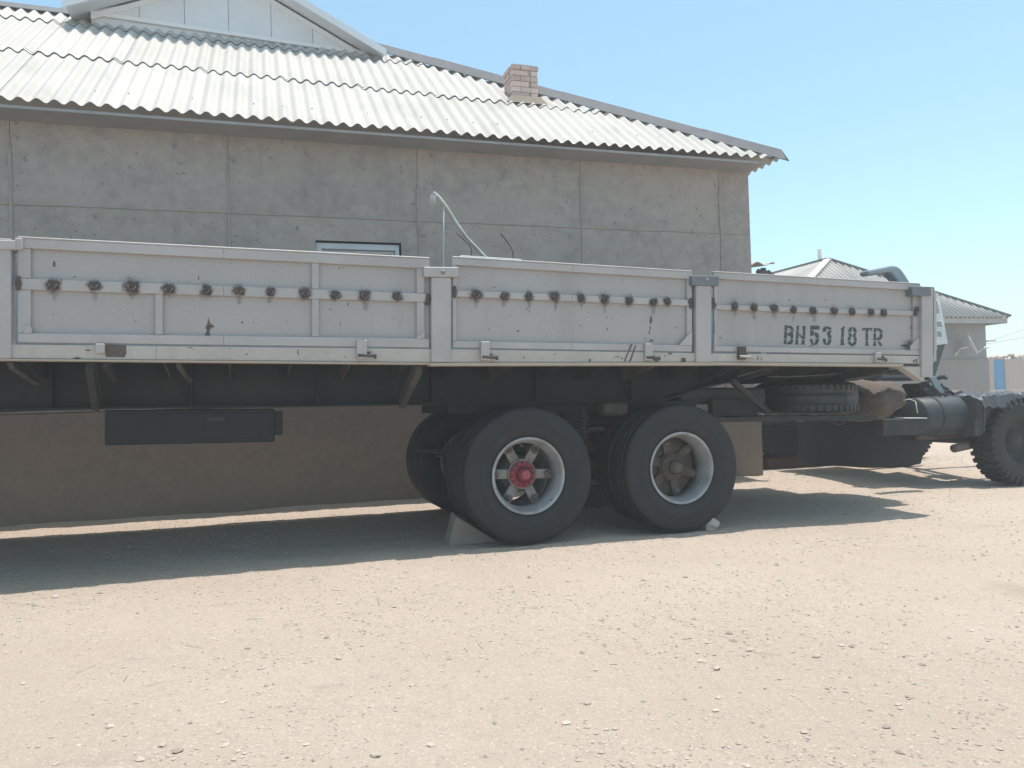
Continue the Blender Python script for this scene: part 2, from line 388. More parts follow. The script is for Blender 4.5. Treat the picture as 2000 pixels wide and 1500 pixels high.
# ================================================================ MAIN HOUSE
WY, EY, EZ, AL = 9.25, 8.87, 4.355, radians(36.8)
XC = 6.50           # wall corner
XE = 6.76           # eave end
XL = -9.5
PW = .162           # wave pitch
LR = 3.92           # slope length to ridge
sA, cA = sin(AL), cos(AL)
RX = 1.66           # ridge end
house = thing('house', 'long grey rendered house with a white corrugated roof behind the trailer', 'house', (0, 0, 0))
def rp(X, L, h=0.0):    # roof point: slope length L, height h normal to the plane
    return Vector((X, EY+L*cA-h*sA, EZ+L*sA+h*cA))
# wall panels
cols = [XL, -6.9, -4.72, -2.56, -.40, 1.78, 3.94, 6.02, XC]
rows = [(1.17, 3.375), (3.381, 4.27)]
for i in range(len(cols)-1):
    for (z0, z1) in rows:
        a, b = cols[i]+.003, cols[i+1]-.003
        if i == 7: b = XC
        if z0 < 2 and i == 4:      # the panel with the window opening
            wx0, wx1, wz0, wz1 = .55, 1.56, 1.85, 3.10
            mm = MB()
            for (x0, x1, q0, q1) in ((a, wx0, z0, z1), (wx1, b, z0, z1), (wx0, wx1, wz1, z1), (wx0, wx1, z0, wz0)):
                mm.box(x0, x1, WY, WY+.25, q0, q1)
        else:
            mm = MB().box(a, b, WY, WY+.25, z0, z1)
        mm.build('wall_panel', MT['plaster'], house)
MB().box(XL, .55, WY+.02, WY+.30, 0, 4.26).box(1.56, XC-.01, WY+.02, WY+.30, 0, 4.26).box(.55, 1.56, WY+.02, WY+.30, 3.10, 4.26).box(.55, 1.56, WY+.02, WY+.30, 0, 1.85).box(XC-.28, XC-.01, WY+.31, 18, 0, 4.26).build('wall_core', MT['plaster'], house)
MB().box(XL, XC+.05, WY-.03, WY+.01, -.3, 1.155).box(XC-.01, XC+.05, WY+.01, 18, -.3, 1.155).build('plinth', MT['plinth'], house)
for x in cols[1:-1]:
    m = MB(); k = 0; z = 1.17
    pts = []
    while z < 4.0+.1*random.random():
        pts.append((x+random.uniform(-.006, .006), WY-.004, z)); z += .22
    m.tube(pts, [.016+random.uniform(-.004, .005) for _ in pts], 6)
    m.build('mortar_joint', MT['joint'], house)
m = MB(); m.tube([(XL+i*.3, WY-.001, 3.378+random.uniform(-.004, .004)) for i in range(int((XC-XL)/.3)+1)], .010, 6)
m.build('mortar_joint', MT['joint'], house)
# window
win = MB()
for (x0, x1, z0, z1) in ((.552, .62, 1.85, 3.08), (1.49, 1.54, 1.85, 3.08), (.62, 1.49, 3.01, 3.08), (.62, 1.49, 1.85, 1.93)):
    win.box(x0, x1, WY+.035, WY+.15, z0, z1)
win = win.build('window', MT['winframe'], house, bevel=.004)
MB().box(.625, 1.485, WY+.11, WY+.12, 1.93, 3.005).build('pane', MT['glass'], win)
w2 = MB()
for (x0, x1, z0, z1) in ((.625, .655, 1.935, 3.005), (1.455, 1.485, 1.935, 3.005), (.655, 1.455, 2.975, 3.005), (1.04, 1.07, 1.935, 2.94)):
    w2.box(x0, x1, WY+.085, WY+.108, z0, z1)
w2.build('sash', MT['winframe'], win, bevel=.002)
MB().box(.55, 1.56, WY+.17, WY+.19, 1.85, 3.10).build('backing', MT['grey_paint'], win)
# soffit and fascia
m = MB()
m.prism([(XL, EY+.05, 4.285), (XL, WY+.02, 4.262), (XL, WY+.02, 4.29), (XL, EY+.05, 4.315)], (XC+.02-XL, 0, 0))
m.build('soffit', MT['soffit'], house)
# roof sheets
def hipL(X):
    return 9.0 if X <= RX else max(0.0, LR*(XE-X)/(XE-RX))
def ridgeL(X): return LR if X > RX else LR-.05*(max(-6, X)-RX)
def seam(r, X):
    return 0.0 if r == 0 else 1.66*r - .055*(max(-5, min(X, 5))-.3)
AMP = .0235
def sheet(i, r):
    x0 = XL+i*6*PW; nw = 6.55
    nseg = int(nw*8); m = MB(); vs = []; fs = []
    lift = .004*random.random()
    sk = random.uniform(-.012, .012)
    top = []; 
    for k in range(nseg+1):
        X = x0+nw*PW*k/nseg
        l0 = seam(r, x0) + (sk if r == 0 else sk*.6)
        l1 = min(seam(r+1, x0)+.12 if r < 2 else 9, ridgeL(X), hipL(X)-.03)
        wv = AMP*cos(2*pi*(X-XL)/PW)
        over = .008 if k > nseg-5 else 0.0       # laps over its neighbour
        if l1 - l0 < .03:
            top.append(None); continue
        hb = wv + lift + (.017 if r else .006); ht = wv + lift + .008*0
        vs += [rp(X, l0, hb+over), rp(X, l1, ht+over), rp(X, l0, hb-.007+over), rp(X, l1, ht-.007+over)]
        top.append(len(vs)-4)
    for k in range(nseg):
        a, b = top[k], top[k+1]
        if a is None or b is None: continue
        fs += [(a, b, b+1, a+1), (a+2, a+3, b+3, b+2)]
    if not fs: return
    m.add(vs, fs, 0, True)
    fe = []
    for k in range(nseg):
        a, b = top[k], top[k+1]
        if a is None or b is None: continue
        fe += [(a, a+2, b+2, b)]
    vv = list(m.v)
    m.add(vv, fe, 1, False)
    g = [t for t in top if t is not None]
    m.add(vv, [(g[0], g[0]+1, g[0]+3, g[0]+2), (g[-1], g[-1]+2, g[-1]+3, g[-1]+1)], 1)
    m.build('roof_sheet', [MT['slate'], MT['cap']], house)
ncol = int((XE-XL)/(6*PW))+1
for r in range(3):
    for i in range(ncol): sheet(i, r)
m = MB()
for r_ in range(2):
    for i in range(-2, 56):
        X = XL+PW*i*2+PW*.0
        L_ = (.42 if r_ == 0 else 1.66+.5) + random.uniform(-.02, .02)
        if X > XE-.3 or L_ > hipL(X)-.15 or random.random() < .35: continue
        c = rp(X, L_, AMP+.010)
        m.add([c+Vector((.011*cos(a*pi/3), .011*sin(a*pi/3)*cA, .011*sin(a*pi/3)*sA)) for a in range(6)]+[rp(X, L_, AMP+.018)], [(a, (a+1) % 6, 6) for a in range(6)])
m.build('roof_nails', MT['rust'], house, kind='stuff')
# hip end sheets (fall towards +X)
HS = (EZ+LR*sA-EZ)/(XE-RX)
def hp(Yv, s, h):      # s: distance in from the eave along X
    return Vector((XE-s, Yv, EZ+s*HS+h))
for i in range(8):
    y0 = EY+i*6*PW; m = MB(); vs = []; fs = []; n = 48
    for k in range(n+1):
        Yv = y0+6.3*PW*k/n; wv = AMP*cos(2*pi*(Yv-EY)/PW)
        s1 = min((Yv-EY)/(LR*cA)*(XE-RX), XE-RX)
        vs += [hp(Yv, 0, wv+.01), hp(Yv, max(s1, .001), wv+.01), hp(Yv, 0, wv), hp(Yv, max(s1, .001), wv)]
    for k in range(n):
        a = 4*k; b = a+4; fs += [(a, b, b+1, a+1), (a+2, a+3, b+3, b+2), (a, a+2, b+2, b)]
    m.add(vs, fs, 0, True); m.build('roof_sheet', MT['slate'], house)
# back slope so that the roof is closed
MB().prism([(XL, EY+LR*cA, EZ+LR*sA-.02), (RX, EY+LR*cA, EZ+LR*sA-.02), (XE, 18, EZ), (XL, 18, EZ)], (0, 0, -.02)).build('back_slope', MT['slate'], house)
# hip and ridge caps
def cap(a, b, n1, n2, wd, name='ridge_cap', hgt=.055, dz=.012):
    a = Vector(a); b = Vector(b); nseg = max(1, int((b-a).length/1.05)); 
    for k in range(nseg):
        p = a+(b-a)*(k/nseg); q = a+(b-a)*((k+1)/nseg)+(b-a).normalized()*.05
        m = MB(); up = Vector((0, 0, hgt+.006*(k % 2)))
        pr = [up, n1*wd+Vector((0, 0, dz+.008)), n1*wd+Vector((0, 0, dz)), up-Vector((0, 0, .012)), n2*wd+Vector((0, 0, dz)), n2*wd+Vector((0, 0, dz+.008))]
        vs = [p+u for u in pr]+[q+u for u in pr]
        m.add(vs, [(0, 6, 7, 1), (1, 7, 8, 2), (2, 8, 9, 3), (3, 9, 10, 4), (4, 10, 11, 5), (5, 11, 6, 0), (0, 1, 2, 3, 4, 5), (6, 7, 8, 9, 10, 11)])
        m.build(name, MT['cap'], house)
hipA = Vector((XE-.02, EY+.02, EZ+.02)); hipB = rp(RX, LR, .02)
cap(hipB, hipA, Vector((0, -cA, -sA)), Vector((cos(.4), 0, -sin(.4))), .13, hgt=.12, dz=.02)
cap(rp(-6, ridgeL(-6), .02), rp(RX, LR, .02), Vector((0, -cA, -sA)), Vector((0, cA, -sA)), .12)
# gable (dormer) above the ridge line
GY = EY+3.62*cA; GZ = EZ+3.62*sA+.04
GSH = .045
gx0, gx1 = -2.25, 1.50; gap_ = (gx0+gx1)/2; gs = tan(radians(25))
gable = MB().prism([(gx0, GY+.03, GZ-.25), (gx1, GY+.03, GZ-.25), (gx1, GY+.03, GZ), (gap_, GY+.03, GZ+(gap_-gx0)*gs), (gx0, GY+.03, GZ)], (0, 3.5, 0)).build('gable', MT['siding'], house)
x = gx0+.02
while x < gx1-.05:
    x2 = min(x+.585, gx1-.02)
    def zt(q): return GZ+(min(q-gx0, gx1-q))*gs - .01
    pts = [(x, GY, GZ+.05), (x2, GY, GZ+.05), (x2, GY, max(zt(x2), GZ+.055))]
    if x < gap_ < x2: pts.append((gap_, GY, zt(gap_)))
    pts.append((x, GY, max(zt(x), GZ+.055)))
    MB().prism(pts, (0, .025, 0)).build('siding_panel', MT['siding'], gable)
    x = x2+.008
MB().box(gx0, gx1, GY-.02, GY+.02, GZ-.01, GZ+.045).build('base_trim', MT['trim'], gable)
for sgn, e in ((1, gx1), (-1, gx0)):
    def gp(u, yy, dz): return Vector((gap_+sgn*u, yy, GZ+((gx1-gx0)/2-u)*gs+dz))
    U_ = (gx1-gx0)/2+.26
    MB().prism([gp(0, GY-.015, 0), gp(U_-.26, GY-.015, 0), gp(U_-.26, GY-.015, -.08), gp(0, GY-.015, -.08)], (0, .04, 0)).build('inner_trim', MT['trim'], gable)
    MB().prism([gp(0, GY-.34, .06), gp(U_, GY-.34, .06), gp(U_, GY-.34, .10), gp(0, GY-.34, .10)], (0, 4.0, 0)).build('gable_roof', MT['siding'], gable)
    MB().prism([gp(0, GY-.33, .055), gp(U_-.01, GY-.33, .055), gp(U_-.01, GY-.33, .03), gp(0, GY-.33, .03)], (0, .31, 0)).build('gable_soffit', MT['siding'], gable)
    MB().prism([gp(0, GY-.365, .105), gp(U_+.02, GY-.365, .105), gp(U_+.02, GY-.365, -.005), gp(0, GY-.365, -.005)], (0, .024, 0)).build('bargeboard', MT['siding'], gable)
def shear(o):
    for v in o.data.vertices: v.co.z -= GSH*(v.co.x-.3)
shear(gable)
for ch in gable.children: shear(ch)
# chimney
chx, chy = 3.54, 10.38; cw = .19
chz0, chz1 = 5.10, 5.90
chim = MB().box(chx-cw+.012, chx+cw-.012, chy-cw+.012, chy+cw-.012, chz0, chz1-.01).build('chimney', MT['mortar'], house)
bh = .079; z = chz0; k = 0
while z < chz1-.02:
    for side in range(4):
        # running bond: one long and one short brick, alternating; each side starts at a corner
        L1 = .245 if k % 2 == 0 else .12
        segs = [(-cw, -cw+L1), (-cw+L1+.01, cw-.108)] if k % 2 == 0 else [(-cw, -cw+L1), (-cw+L1+.01, cw-.108)]
        segs.append((cw-.115, cw-.115+.0))
        for (a, b) in segs:
            if b-a < .03: continue
            j = random.uniform(-.003, .004); top = .012 if z+bh*2 > chz1 else 0
            m = MB().box(a, b, -cw-j-top, -cw+.10, z+.004, z+bh-.006)
            R = Matrix.Rotation(side*pi/2, 4, 'Z')
            m.v = [tuple(R @ Vector(v)+Vector((chx, chy, 0))) for v in m.v]
            m.build('brick', MT['brick'], chim)
    z += bh; k += 1
m = MB()
m.prism([rp(chx-cw-.1, 1.55, .03), rp(chx+cw+.12, 1.55, .03), rp(chx+cw+.03, 1.66, .09), rp(chx-cw-.02, 1.66, .09)], (0, .06, .03))
m.build('cement_collar', MT['chock'], chim)
# small corrugated porch sheet on the far end wall
m = MB(); vs = []; fs = []; py = 11.2; n = 72
for k in range(n+1):
    X = XC+1.85*k/n; zz = 3.36+.03*cos(2*pi*(X-XC)/.30)
    vs += [(X, py, zz), (X, py+1.2, zz+.12), (X, py, zz-.012), (X, py+1.2, zz+.108)]
for k in range(n):
    a = 4*k; b = a+4; fs += [(a, b, b+1, a+1), (a+2, a+3, b+3, b+2), (a, a+2, b+2, b)]
m.add(vs, fs, 0, True)
porch = m.build('porch_roof', MT['slate'], house)
MB().box(XC, XC+1.3, py+.03, py+.09, 3.24, 3.31).box(XC+1.15, XC+1.22, py+.05, py+.12, 0, 3.24).build('porch_frame', MT['soffit'], porch)
m = MB(); c = at(1489, 535, Y=py+.1)
m.tube([c+Vector((-.1, 0, .05)), c, c+Vector((.12, 0, .03)), c+Vector((.24, 0, -.06))], .045, 6).tube([c+Vector((.02, 0, .1)), c+Vector((.02, 0, -.08))], .05, 7)
m.build('wall_lamp', MT['rod'], porch)

# ================================================================ FAR HOUSE
fh = thing('house', 'smaller grey far house with a hipped corrugated roof and stove pipe beyond the trailer nose', 'house')
fx0, fx1, fy0, fy1 = 12.55, 19.45, 16.75, 27.0
ex0, ex1, ey0 = 12.15, 19.85, 16.3
ez = at(1952, 619, Y=ey0).z
ap = Vector((16.0, 18.95, at(1640, 508, Y=18.95).z))
MB().box(fx0, fx1, fy0, fy1, -.3, ez-.02).build('wall', MT['far_wall'], fh)
MB().box(fx0-.03, fx1+.03, fy0-.04, fy0+.005, -.3, 1.9).build('plinth', MT['far_low'], fh)
def roof_plane(origin, du, dv_fn, wid, lo_fn, hi_fn, pitch=.16, name='roof_sheet', sheets=6, parent=fh, amp=.05):
    """corrugated slope: u runs along the eave, v up the slope; lo/hi give the v range for each u"""
    du = Vector(du); dv = Vector(dv_fn); nrm = du.cross(dv).normalized()
    if nrm.z < 0: nrm = -nrm
    tot = int(wid/pitch); per = max(1, tot//sheets); k = 0
    while k*pitch < wid:
        m = MB(); vs = []; n = int(per*8)
        u0 = k*pitch
        for i in range(n+1):
            u = min(u0+per*pitch*i/n, wid); w_ = amp*cos(2*pi*u/pitch)
            a = Vector(origin)+du*u+dv*lo_fn(u)+nrm*w_; b = Vector(origin)+du*u+dv*max(hi_fn(u), lo_fn(u)+.001)+nrm*w_
            vs += [a, b, a-nrm*.01, b-nrm*.01]
        fs = []
        for i in range(n):
            a = 4*i; b = a+4; fs += [(a, b, b+1, a+1), (a+2, a+3, b+3, b+2), (a, a+2, b+2, b)]
        m.add(vs, fs, 0, True); m.build(name, MT['slate'], parent)
        k += per
rise = ap.z-ez
mid = ap.x-ex0; wid = ex1-ex0
dvf = Vector((0, ap.y-ey0, rise))
roof_plane((ex0, ey0, ez), (1, 0, 0), dvf, wid, lambda u: 0, lambda u: (u/mid if u < mid else max(0, (wid-u)/(wid-mid))))
roof_plane((ex0, ey0, ez), (0, 1, 0), Vector((ap.x-ex0, 0, rise)), 11.2, lambda u: 0, lambda u: min(1, u/(ap.y-ey0)))
roof_plane((ex1, ey0, ez), (0, 1, 0), Vector((ap.x-ex1, 0, rise)), 11.2, lambda u: 0, lambda u: min(1, u/(ap.y-ey0)))
def rod_part(a, b, r, mat, name, par): MB().tube([a, b], r, 6).build(name, mat, par)
for a, b in ((ap, (ex0, ey0, ez)), (ap, (ex1, ey0, ez)), (ap, (ap.x, 27.4, ap.z))):
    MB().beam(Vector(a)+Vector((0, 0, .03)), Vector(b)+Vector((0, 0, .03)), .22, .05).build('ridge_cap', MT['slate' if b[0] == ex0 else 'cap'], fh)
MB().box(ex0+.05, ex1-.05, ey0+.05, ey0+.09, ez-.17, ez-.03).box(ex1-.09, ex1-.05, ey0+.09, 27, ez-.17, ez-.03).box(ex0+.05, ex0+.09, ey0+.09, 27, ez-.17, ez-.03).build('fascia', MT['soffit'], fh)
MB().box(ex0+.1, ex1-.1, ey0+.1, 27, ez-.06, ez-.04).build('soffit', MT['soffit'], fh)
pp = at(1602, 526, Y=20.5); pt = at(1602, 487, Y=20.5)
MB().tube([pp-Vector((0, 0, .7)), Vector((pp.x, pp.y, pt.z))], .065, 10).build('stove_pipe', MT['soffit'], fh)
# satellite dish on its front wall, seen edge on
dc = at(1894, 674, Y=fy0-.35)
dish = thing('satellite_dish', 'pale satellite dish seen edge-on, fixed to the grey wall of the far house', 'satellite dish', dc)
m = MB(); n = 20
prof = [(.07*(q/6)**2, .30*q/6+.001) for q in range(7)]; prof += [(h+.012, r_) for h, r_ in prof[::-1]]
m.lathe(prof, n=n, axis='y')
dv_ = ray(1894, 674).normalized(); dax = (RT*38+UP*16).normalized(); dax = (dax-dv_*dax.dot(dv_)*.93).normalized()
d_ = m.build('reflector', MT['trim'], dish); d_.rotation_mode = 'QUATERNION'; d_.rotation_quaternion = dax.to_track_quat('Y', 'Z')
MB().tube([(0, .05, -.05), (-.05, .35, -.1)], .025, 6).tube([(-.05, .3, -.1), (-.22, .3, -.28)], .02, 6).build('bracket', MT['trim'], dish)
e_ = at(1900, 694, Y=fy0-.35)-dc; f_ = at(1926, 679, Y=fy0-.5)-dc
MB().tube([e_, f_], .014, 6).build('feed_arm', MT['cord'], dish)
MB().tube([f_-Vector((.06, 0, .0)), f_+Vector((.06, 0, .01))], .035, 8).build('feed_horn', MT['trim'], dish)

# boundary wall with a blue door, further right
bw = thing('boundary_wall', 'sandy mud boundary wall with a blue door at the right edge', 'wall')
bz = at(1960, 700, Y=24).z
x0 = at(1929, 700, Y=24).x; dx0, dx1 = at(1941, 720, Y=24).x, at(1963, 720, Y=24).x
MB().box(x0-3, dx0, 24, 24.3, -.5, bz).box(dx1, 60, 24, 24.3, -.5, bz-.02).box(dx0, dx1, 24.05, 24.3, bz-.1, bz-.01).build('wall', MT['tan_wall'], bw)
dr = MB().box(dx0+.02, dx1-.02, 24.02, 24.06, -.4, bz-.06).build('door', MT['blue'], bw)
MB().box(dx0+.06, dx1-.06, 24.0, 24.018, bz-1.2, bz-.9).build('door_panel', MT['blue'], dr)
m = MB()
for k in range(46):
    xx = dx1-1.2+k*.19; rock(m, (xx, 24.15, bz+.03+.13*min(1, k/9)*random.random()), random.uniform(.10, .17), .6, k)
m.build('rubble_top', MT['tan_wall'], bw)
# lattice garden fence in front of it
lf = thing('garden_fence', 'low pinkish lattice garden fence in front of the far wall', 'fence')
ly = 13.2; lx0 = at(1935, 765, Y=ly).x; lz1 = at(1960, 761, Y=ly).z; lx1 = lx0+6
MB().box(lx0, lx1, ly, ly+.035, lz1-.03, lz1).box(lx0, lx1, ly, ly+.035, lz1-.36, lz1-.33).box(lx0, lx1, ly, ly+.035, .1, .14).build('rail', MT['lattice'], lf)
x = lx0; k = 0
while x < lx0+2.2:
    MB().box(x, x+.022, ly-.012, ly-.001, .02, lz1-.031).build('picket', MT['lattice'], lf)
    MB().beam((x, ly-.008, lz1-.33), (x+.09, ly-.008, lz1-.05), .012, .014).build('lattice_bar', MT['lattice'], lf)
    x += .11; k += 1
MB().box(lx0+2.25, lx1, ly-.012, ly-.001, .3, lz1-.1).build('infill_panel', MT['lattice'], lf)
# power lines
for k, (a, b) in enumerate((((1928, 668), (2000, 655)), ((1926, 665), (2000, 640)))):
    p = at(a[0]-300, a[1]+14, Y=60); q = at(b[0]+300, b[1]-50, Y=60)
    p = at(a[0], a[1], Y=45); q = at(b[0], b[1], Y=45); d = q-p
    pts = [p-d*4+d*10*t/14 + Vector((0, 0, -.6*(1-(t/7-1)**2)*1.0+.45)) for t in range(15)]
    o = MB().tube(pts, .014, 5).build('power_line', MT['wire'])
    tag(o, ('lower' if k == 0 else 'upper')+' thin power line crossing the pale sky at the right edge', 'power line')
o = MB().tube([at(1924, 666, Y=22), at(1944, 665, Y=22)], .03, 6).build('pipe_bracket', MT['soffit'])
o.parent = fh

# ================================================================ TRAILER
YW, NP = radians(1.3), .024
ex = Vector((cos(YW), sin(YW), -NP)).normalized()
ey = Vector((-sin(YW), cos(YW), 0)); ez_ = ex.cross(ey).normalized(); ey = ez_.cross(ex)
TO = Vector((1.97, 5.70, 0.0))
TM = Matrix.Identity(4)
for i in range(3): TM[i][0] = ex[i]; TM[i][1] = ey[i]; TM[i][2] = ez_[i]; TM[i][3] = TO[i]
trailer = thing('trailer', 'long white drop-side trailer with rusty rail hooks and stencilled number, parked across the yard', 'trailer')
trailer.matrix_world = TM
TI = TM.inverted()
def lt(x, y, t=0.0):
    o = TI @ CP; d = TI.to_3x3() @ ray(x, y)
    return o + d*((t-o.y)/d.y)
def pp_(m, pts, t0, t1, mi=0):
    P = [lt(x, y, t0) for x, y in pts]
    return m.prism(P, (0, t1-t0, 0), mi)
def ln(a, b): return lambda x: a[1]+(b[1]-a[1])*(x-a[0])/(b[0]-a[0])
def band(m, xa, xb, f1, f2, t0, t1, mi=0, n=1):
    for k in range(n):
        x1 = xa+(xb-xa)*k/n; x2 = xa+(xb-xa)*(k+1)/n
        pp_(m, [(x1, f2(x1)), (x2, f2(x2)), (x2, f1(x2)), (x1, f1(x1))], t0, t1, mi)
    return m
TW = 2.50
# hook mesh shared by all the rusty rail hooks
hk = MB()
hk.box(-.026, .026, -.012, .0, -.024, .028)
hk.tube([(-.018, -.008, .004), (-.022, -.024, -.006), (0, -.026, -.03), (.022, -.024, -.006), (.018, -.008, .004)], .0055, 5)
hk.add([Vector((.085*cos(2*pi*i/16), .0015, .085*sin(2*pi*i/16)-.01)) for i in range(16)], [tuple(range(16))], 1)
hk_o = hk.build('rope_hook', [MT['rust'], MT['stain']], trailer); hk_me = hk_o.data
bpy.data.objects.remove(hk_o)
big = MB().add([Vector((.085*cos(2*pi*i/16), .0015, .085*sin(2*pi*i/16))) for i in range(16)], [tuple(range(16))], 0).build('x', MT['stain'])
stain_me = big.data; bpy.data.objects.remove(big)
big = MB().add([Vector((.085*cos(2*pi*i/16), .0015, .085*sin(2*pi*i/16))) for i in range(16)], [tuple(range(16))], 0).build('x', MT['stain_faint'])
faint_me = big.data; bpy.data.objects.remove(big)

PF = .034        # front face of gate sheet
def gate(xa, xb, top, toph, mid, midh, bot, both, stiles, hooks, gussets=(), edges=(), name='side_gate', far=False):
    """all in photo pixels along the near side plane"""
    g = MB(); band(g, xa+1, xb-1, top, lambda x: bot(x)+both, PF, PF+.014)
    g = g.build(name, MT['paint'], trailer)
    m = MB(); band(m, xa, xb, top, lambda x: top(x)+toph, .004, PF-.001, n=2)
    # small rolled lip along the upper edge
    A = lt(xa, top(xa), .0); B = lt(xb, top(xb), .0)
    m.prism([A+Vector((0, .0, .0)), B+Vector((0, .0, .0)), B+Vector((0, 0, .012)), A+Vector((0, 0, .012))], (0, .055, 0))
    m.build('top_rail', MT['rail'], g, bevel=.004)
    m = MB(); band(m, xa, xb, mid, lambda x: mid(x)+midh(x), .006, PF-.001, n=2); m.build('middle_rail', MT['rail'], g, bevel=.004)
    m = MB(); band(m, xa, xb, bot, lambda x: bot(x)+both, .002, PF-.001, n=2); m.build('bottom_rail', MT['rail'], g, bevel=.004)
    for (x0, x1, part) in stiles:
        if 'u' in part:
            m = MB(); band(m, x0, x1, lambda x: top(x)+toph+.4, lambda x: mid(x)-.4, .010, PF-.001); m.build('stile', MT['rail'], g, bevel=.003)
        if 'l' in part:
            m = MB(); band(m, x0, x1, lambda x: mid(x)+midh(x)+.4, lambda x: bot(x)-.4, .010, PF-.001); m.build('stile', MT['rail'], g, bevel=.003)
    for pts in gussets:
        m = MB(); pp_(m, pts, -.001, .0015); m.build('corner_gusset', MT['rail'], g)
    for (x, y) in hooks:
        if random.random() < .75: inst(faint_me, 'rust_run', g, lt(x+random.uniform(-3, 3), y+random.uniform(11, 20), PF-.0035), (0, 0, 0), (random.uniform(.25, .5), 1, random.uniform(.6, 1.3)))
        inst(hk_me, 'rope_hook', g, lt(x, y, .004), (0, random.uniform(-.3, .3), 0), (random.uniform(.8, 1.15), 1, random.uniform(.85, 1.2)))
    for (x, y, s) in edges:
        inst(stain_me, 'rust_patch', g, lt(x, y, .0005), (0, random.random()*6, 0), (.45*s, 1, .85*s))
        m = MB(); c = lt(x, y, -.006); m.box(c.x-.014, c.x+.014, -.006, .0, c.z-.045, c.z+.045); m.build('hinge_lug', MT['rust'], g, bevel=.004)
    return g
g1 = gate(34, 839, ln((40, 465), (838, 505.5)), 19, ln((60, 544), (830, 573)), lambda x: 22-5*(x-60)/770, ln((65, 651), (830, 661)), 18,
     [(34, 60, 'ul'), (303, 318, 'l'), (609, 623, 'ul'), (814, 829, 'ul')],
     [(104, 557), (185, 558), (258, 560), (330, 565), (403, 567), (467, 568), (529, 570), (596, 573), (656, 576), (713, 577), (776, 579)],
     [[(812, 661), (829, 645), (829, 661)], [(46, 651), (62, 651), (62, 640), (50, 632)]], [(35, 553, 1.0), (836, 585, 1.1)])
g2 = gate(884, 1352, ln((884, 503), (1350, 531)), 14, ln((898, 567), (1348, 585)), lambda x: 12.5, ln((890, 666), (1345, 674)), 13,
     [(884, 892, 'ul'), (1342, 1352, 'ul')],
     [(930, 575), (986, 579), (1033, 579), (1084, 580), (1135, 582), (1181, 585), (1229, 588), (1277, 590), (1303, 589)],
     [[(1326, 674), (1352, 646), (1352, 674)]], [(888, 570, 1.1), (1350, 592, .9)])
g3 = gate(1395, 1798, ln((1395, 532), (1790, 555)), 12, ln((1400, 595), (1784, 607)), lambda x: 9.5, ln((1400, 676), (1780, 683)), 10,
     [(1395, 1401, 'ul'), (1784, 1797, 'ul')],
     [(1435, 598), (1473, 601), (1512, 602), (1550, 605), (1588, 607), (1629, 608), (1664, 609), (1701, 610), (1726, 611)],
     [[(1772, 683), (1792, 660), (1797, 660), (1797, 683)]], [(1394, 592, 1.1), (1790, 608, 1.5), (1776, 674, 1.0)])
g0 = gate(-1300, 22, ln((0, 469), (22, 470)), 16, ln((0, 544), (22, 545)), lambda x: 22, ln((0, 650), (22, 650)), 18, [(4, 20, 'ul')],
     [(-60, 553), (-160, 549)], [], [])
# chips of lost paint on the near gates: flat irregular patches
def chips(parent, spec):
    m = MB()
    for (x, y, wx, wy, shape) in spec:
        if shape is None:
            n = 9; P = []
            for i in range(n):
                a = 2*pi*i/n; k = random.uniform(.55, 1.1)
                P.append((x+wx*.5*k*cos(a), y+wy*.5*k*sin(a)))
        else: P = [(x+a, y+b) for a, b in shape]
        V = [lt(a, b, PF-.0012 if wx >= 0 else .0012) for a, b in P]
        m.add(V, [tuple(range(len(V)))])
    m.build('bare_patch', MT['chip'], parent, kind='stuff')
fir = [(0, -20), (3, -9), (13, -2), (5, 1), (2, 8), (4, 16), (-8, 16), (-3, 6), (-6, 0), (-2, -8)]
chips(g1, [(407, 640, 1, 1, fir), (106, 517, 6, 15, None), (473, 630, 5, 5, None), (388, 543, 3, 11, None), (146, 541, 7, 3, None), (665, 633, 2.5, 7, None),
           (679, 595, 3, 9, None), (645, 604, 8, 2, None), (663, 524, 5, 3, None), (670, 523, 3, 3, None), (769, 622, 3, 3, None), (265, 627, 4, 3, None),
           (104, 615, 3, 3, None), (379, 596, 3, 2, None), (746, 570, 4, 4, None), (450, 515, 3, 3, None), (725, 558, 2, 2, None), (495, 630, 3, 4, None), (560, 628, 4, 2, None)])
chips(g2, [(1271, 624, 6, 20, None), (1270, 640, 3, 12, None), (1268, 650, 3, 8, None), (1272, 665, 8, 5, None), (1012, 646, 5, 4, None), (1186, 643, 5, 4, None),
           (1029, 604, 3, 6, None), (1034, 608, 2, 8, None), (1185, 620, 3, 5, None), (1195, 620, 4, 2, None), (996, 617, 3, 3, None), (1150, 610, 3, 3, None),
           (965, 561, 4, 3, None), (1320, 640, 4, 3, None), (1260, 661, 3, 3, None), (955, 642, 3, 3, None), (1088, 540, 2, 2, None), (1063, 555, 2, 2, None),
           (1178, 576, 9, 4, None), (1133, 637, 2, 5, None)])
chips(g3, [(1407, 660, 6, 3, None), (1541, 586, 4, 3, None), (1612, 586, 3, 3, None), (1585, 675, 10, 3, [(-5, 2), (-2, -1), (7, -3), (3, 0)]), (1768, 675, 22, 5, None),
           (1702, 570, 2, 2, None), (1720, 570, 2, 2, None), (1780, 640, 3, 6, None), (1393, 560, 2, 8, None)])
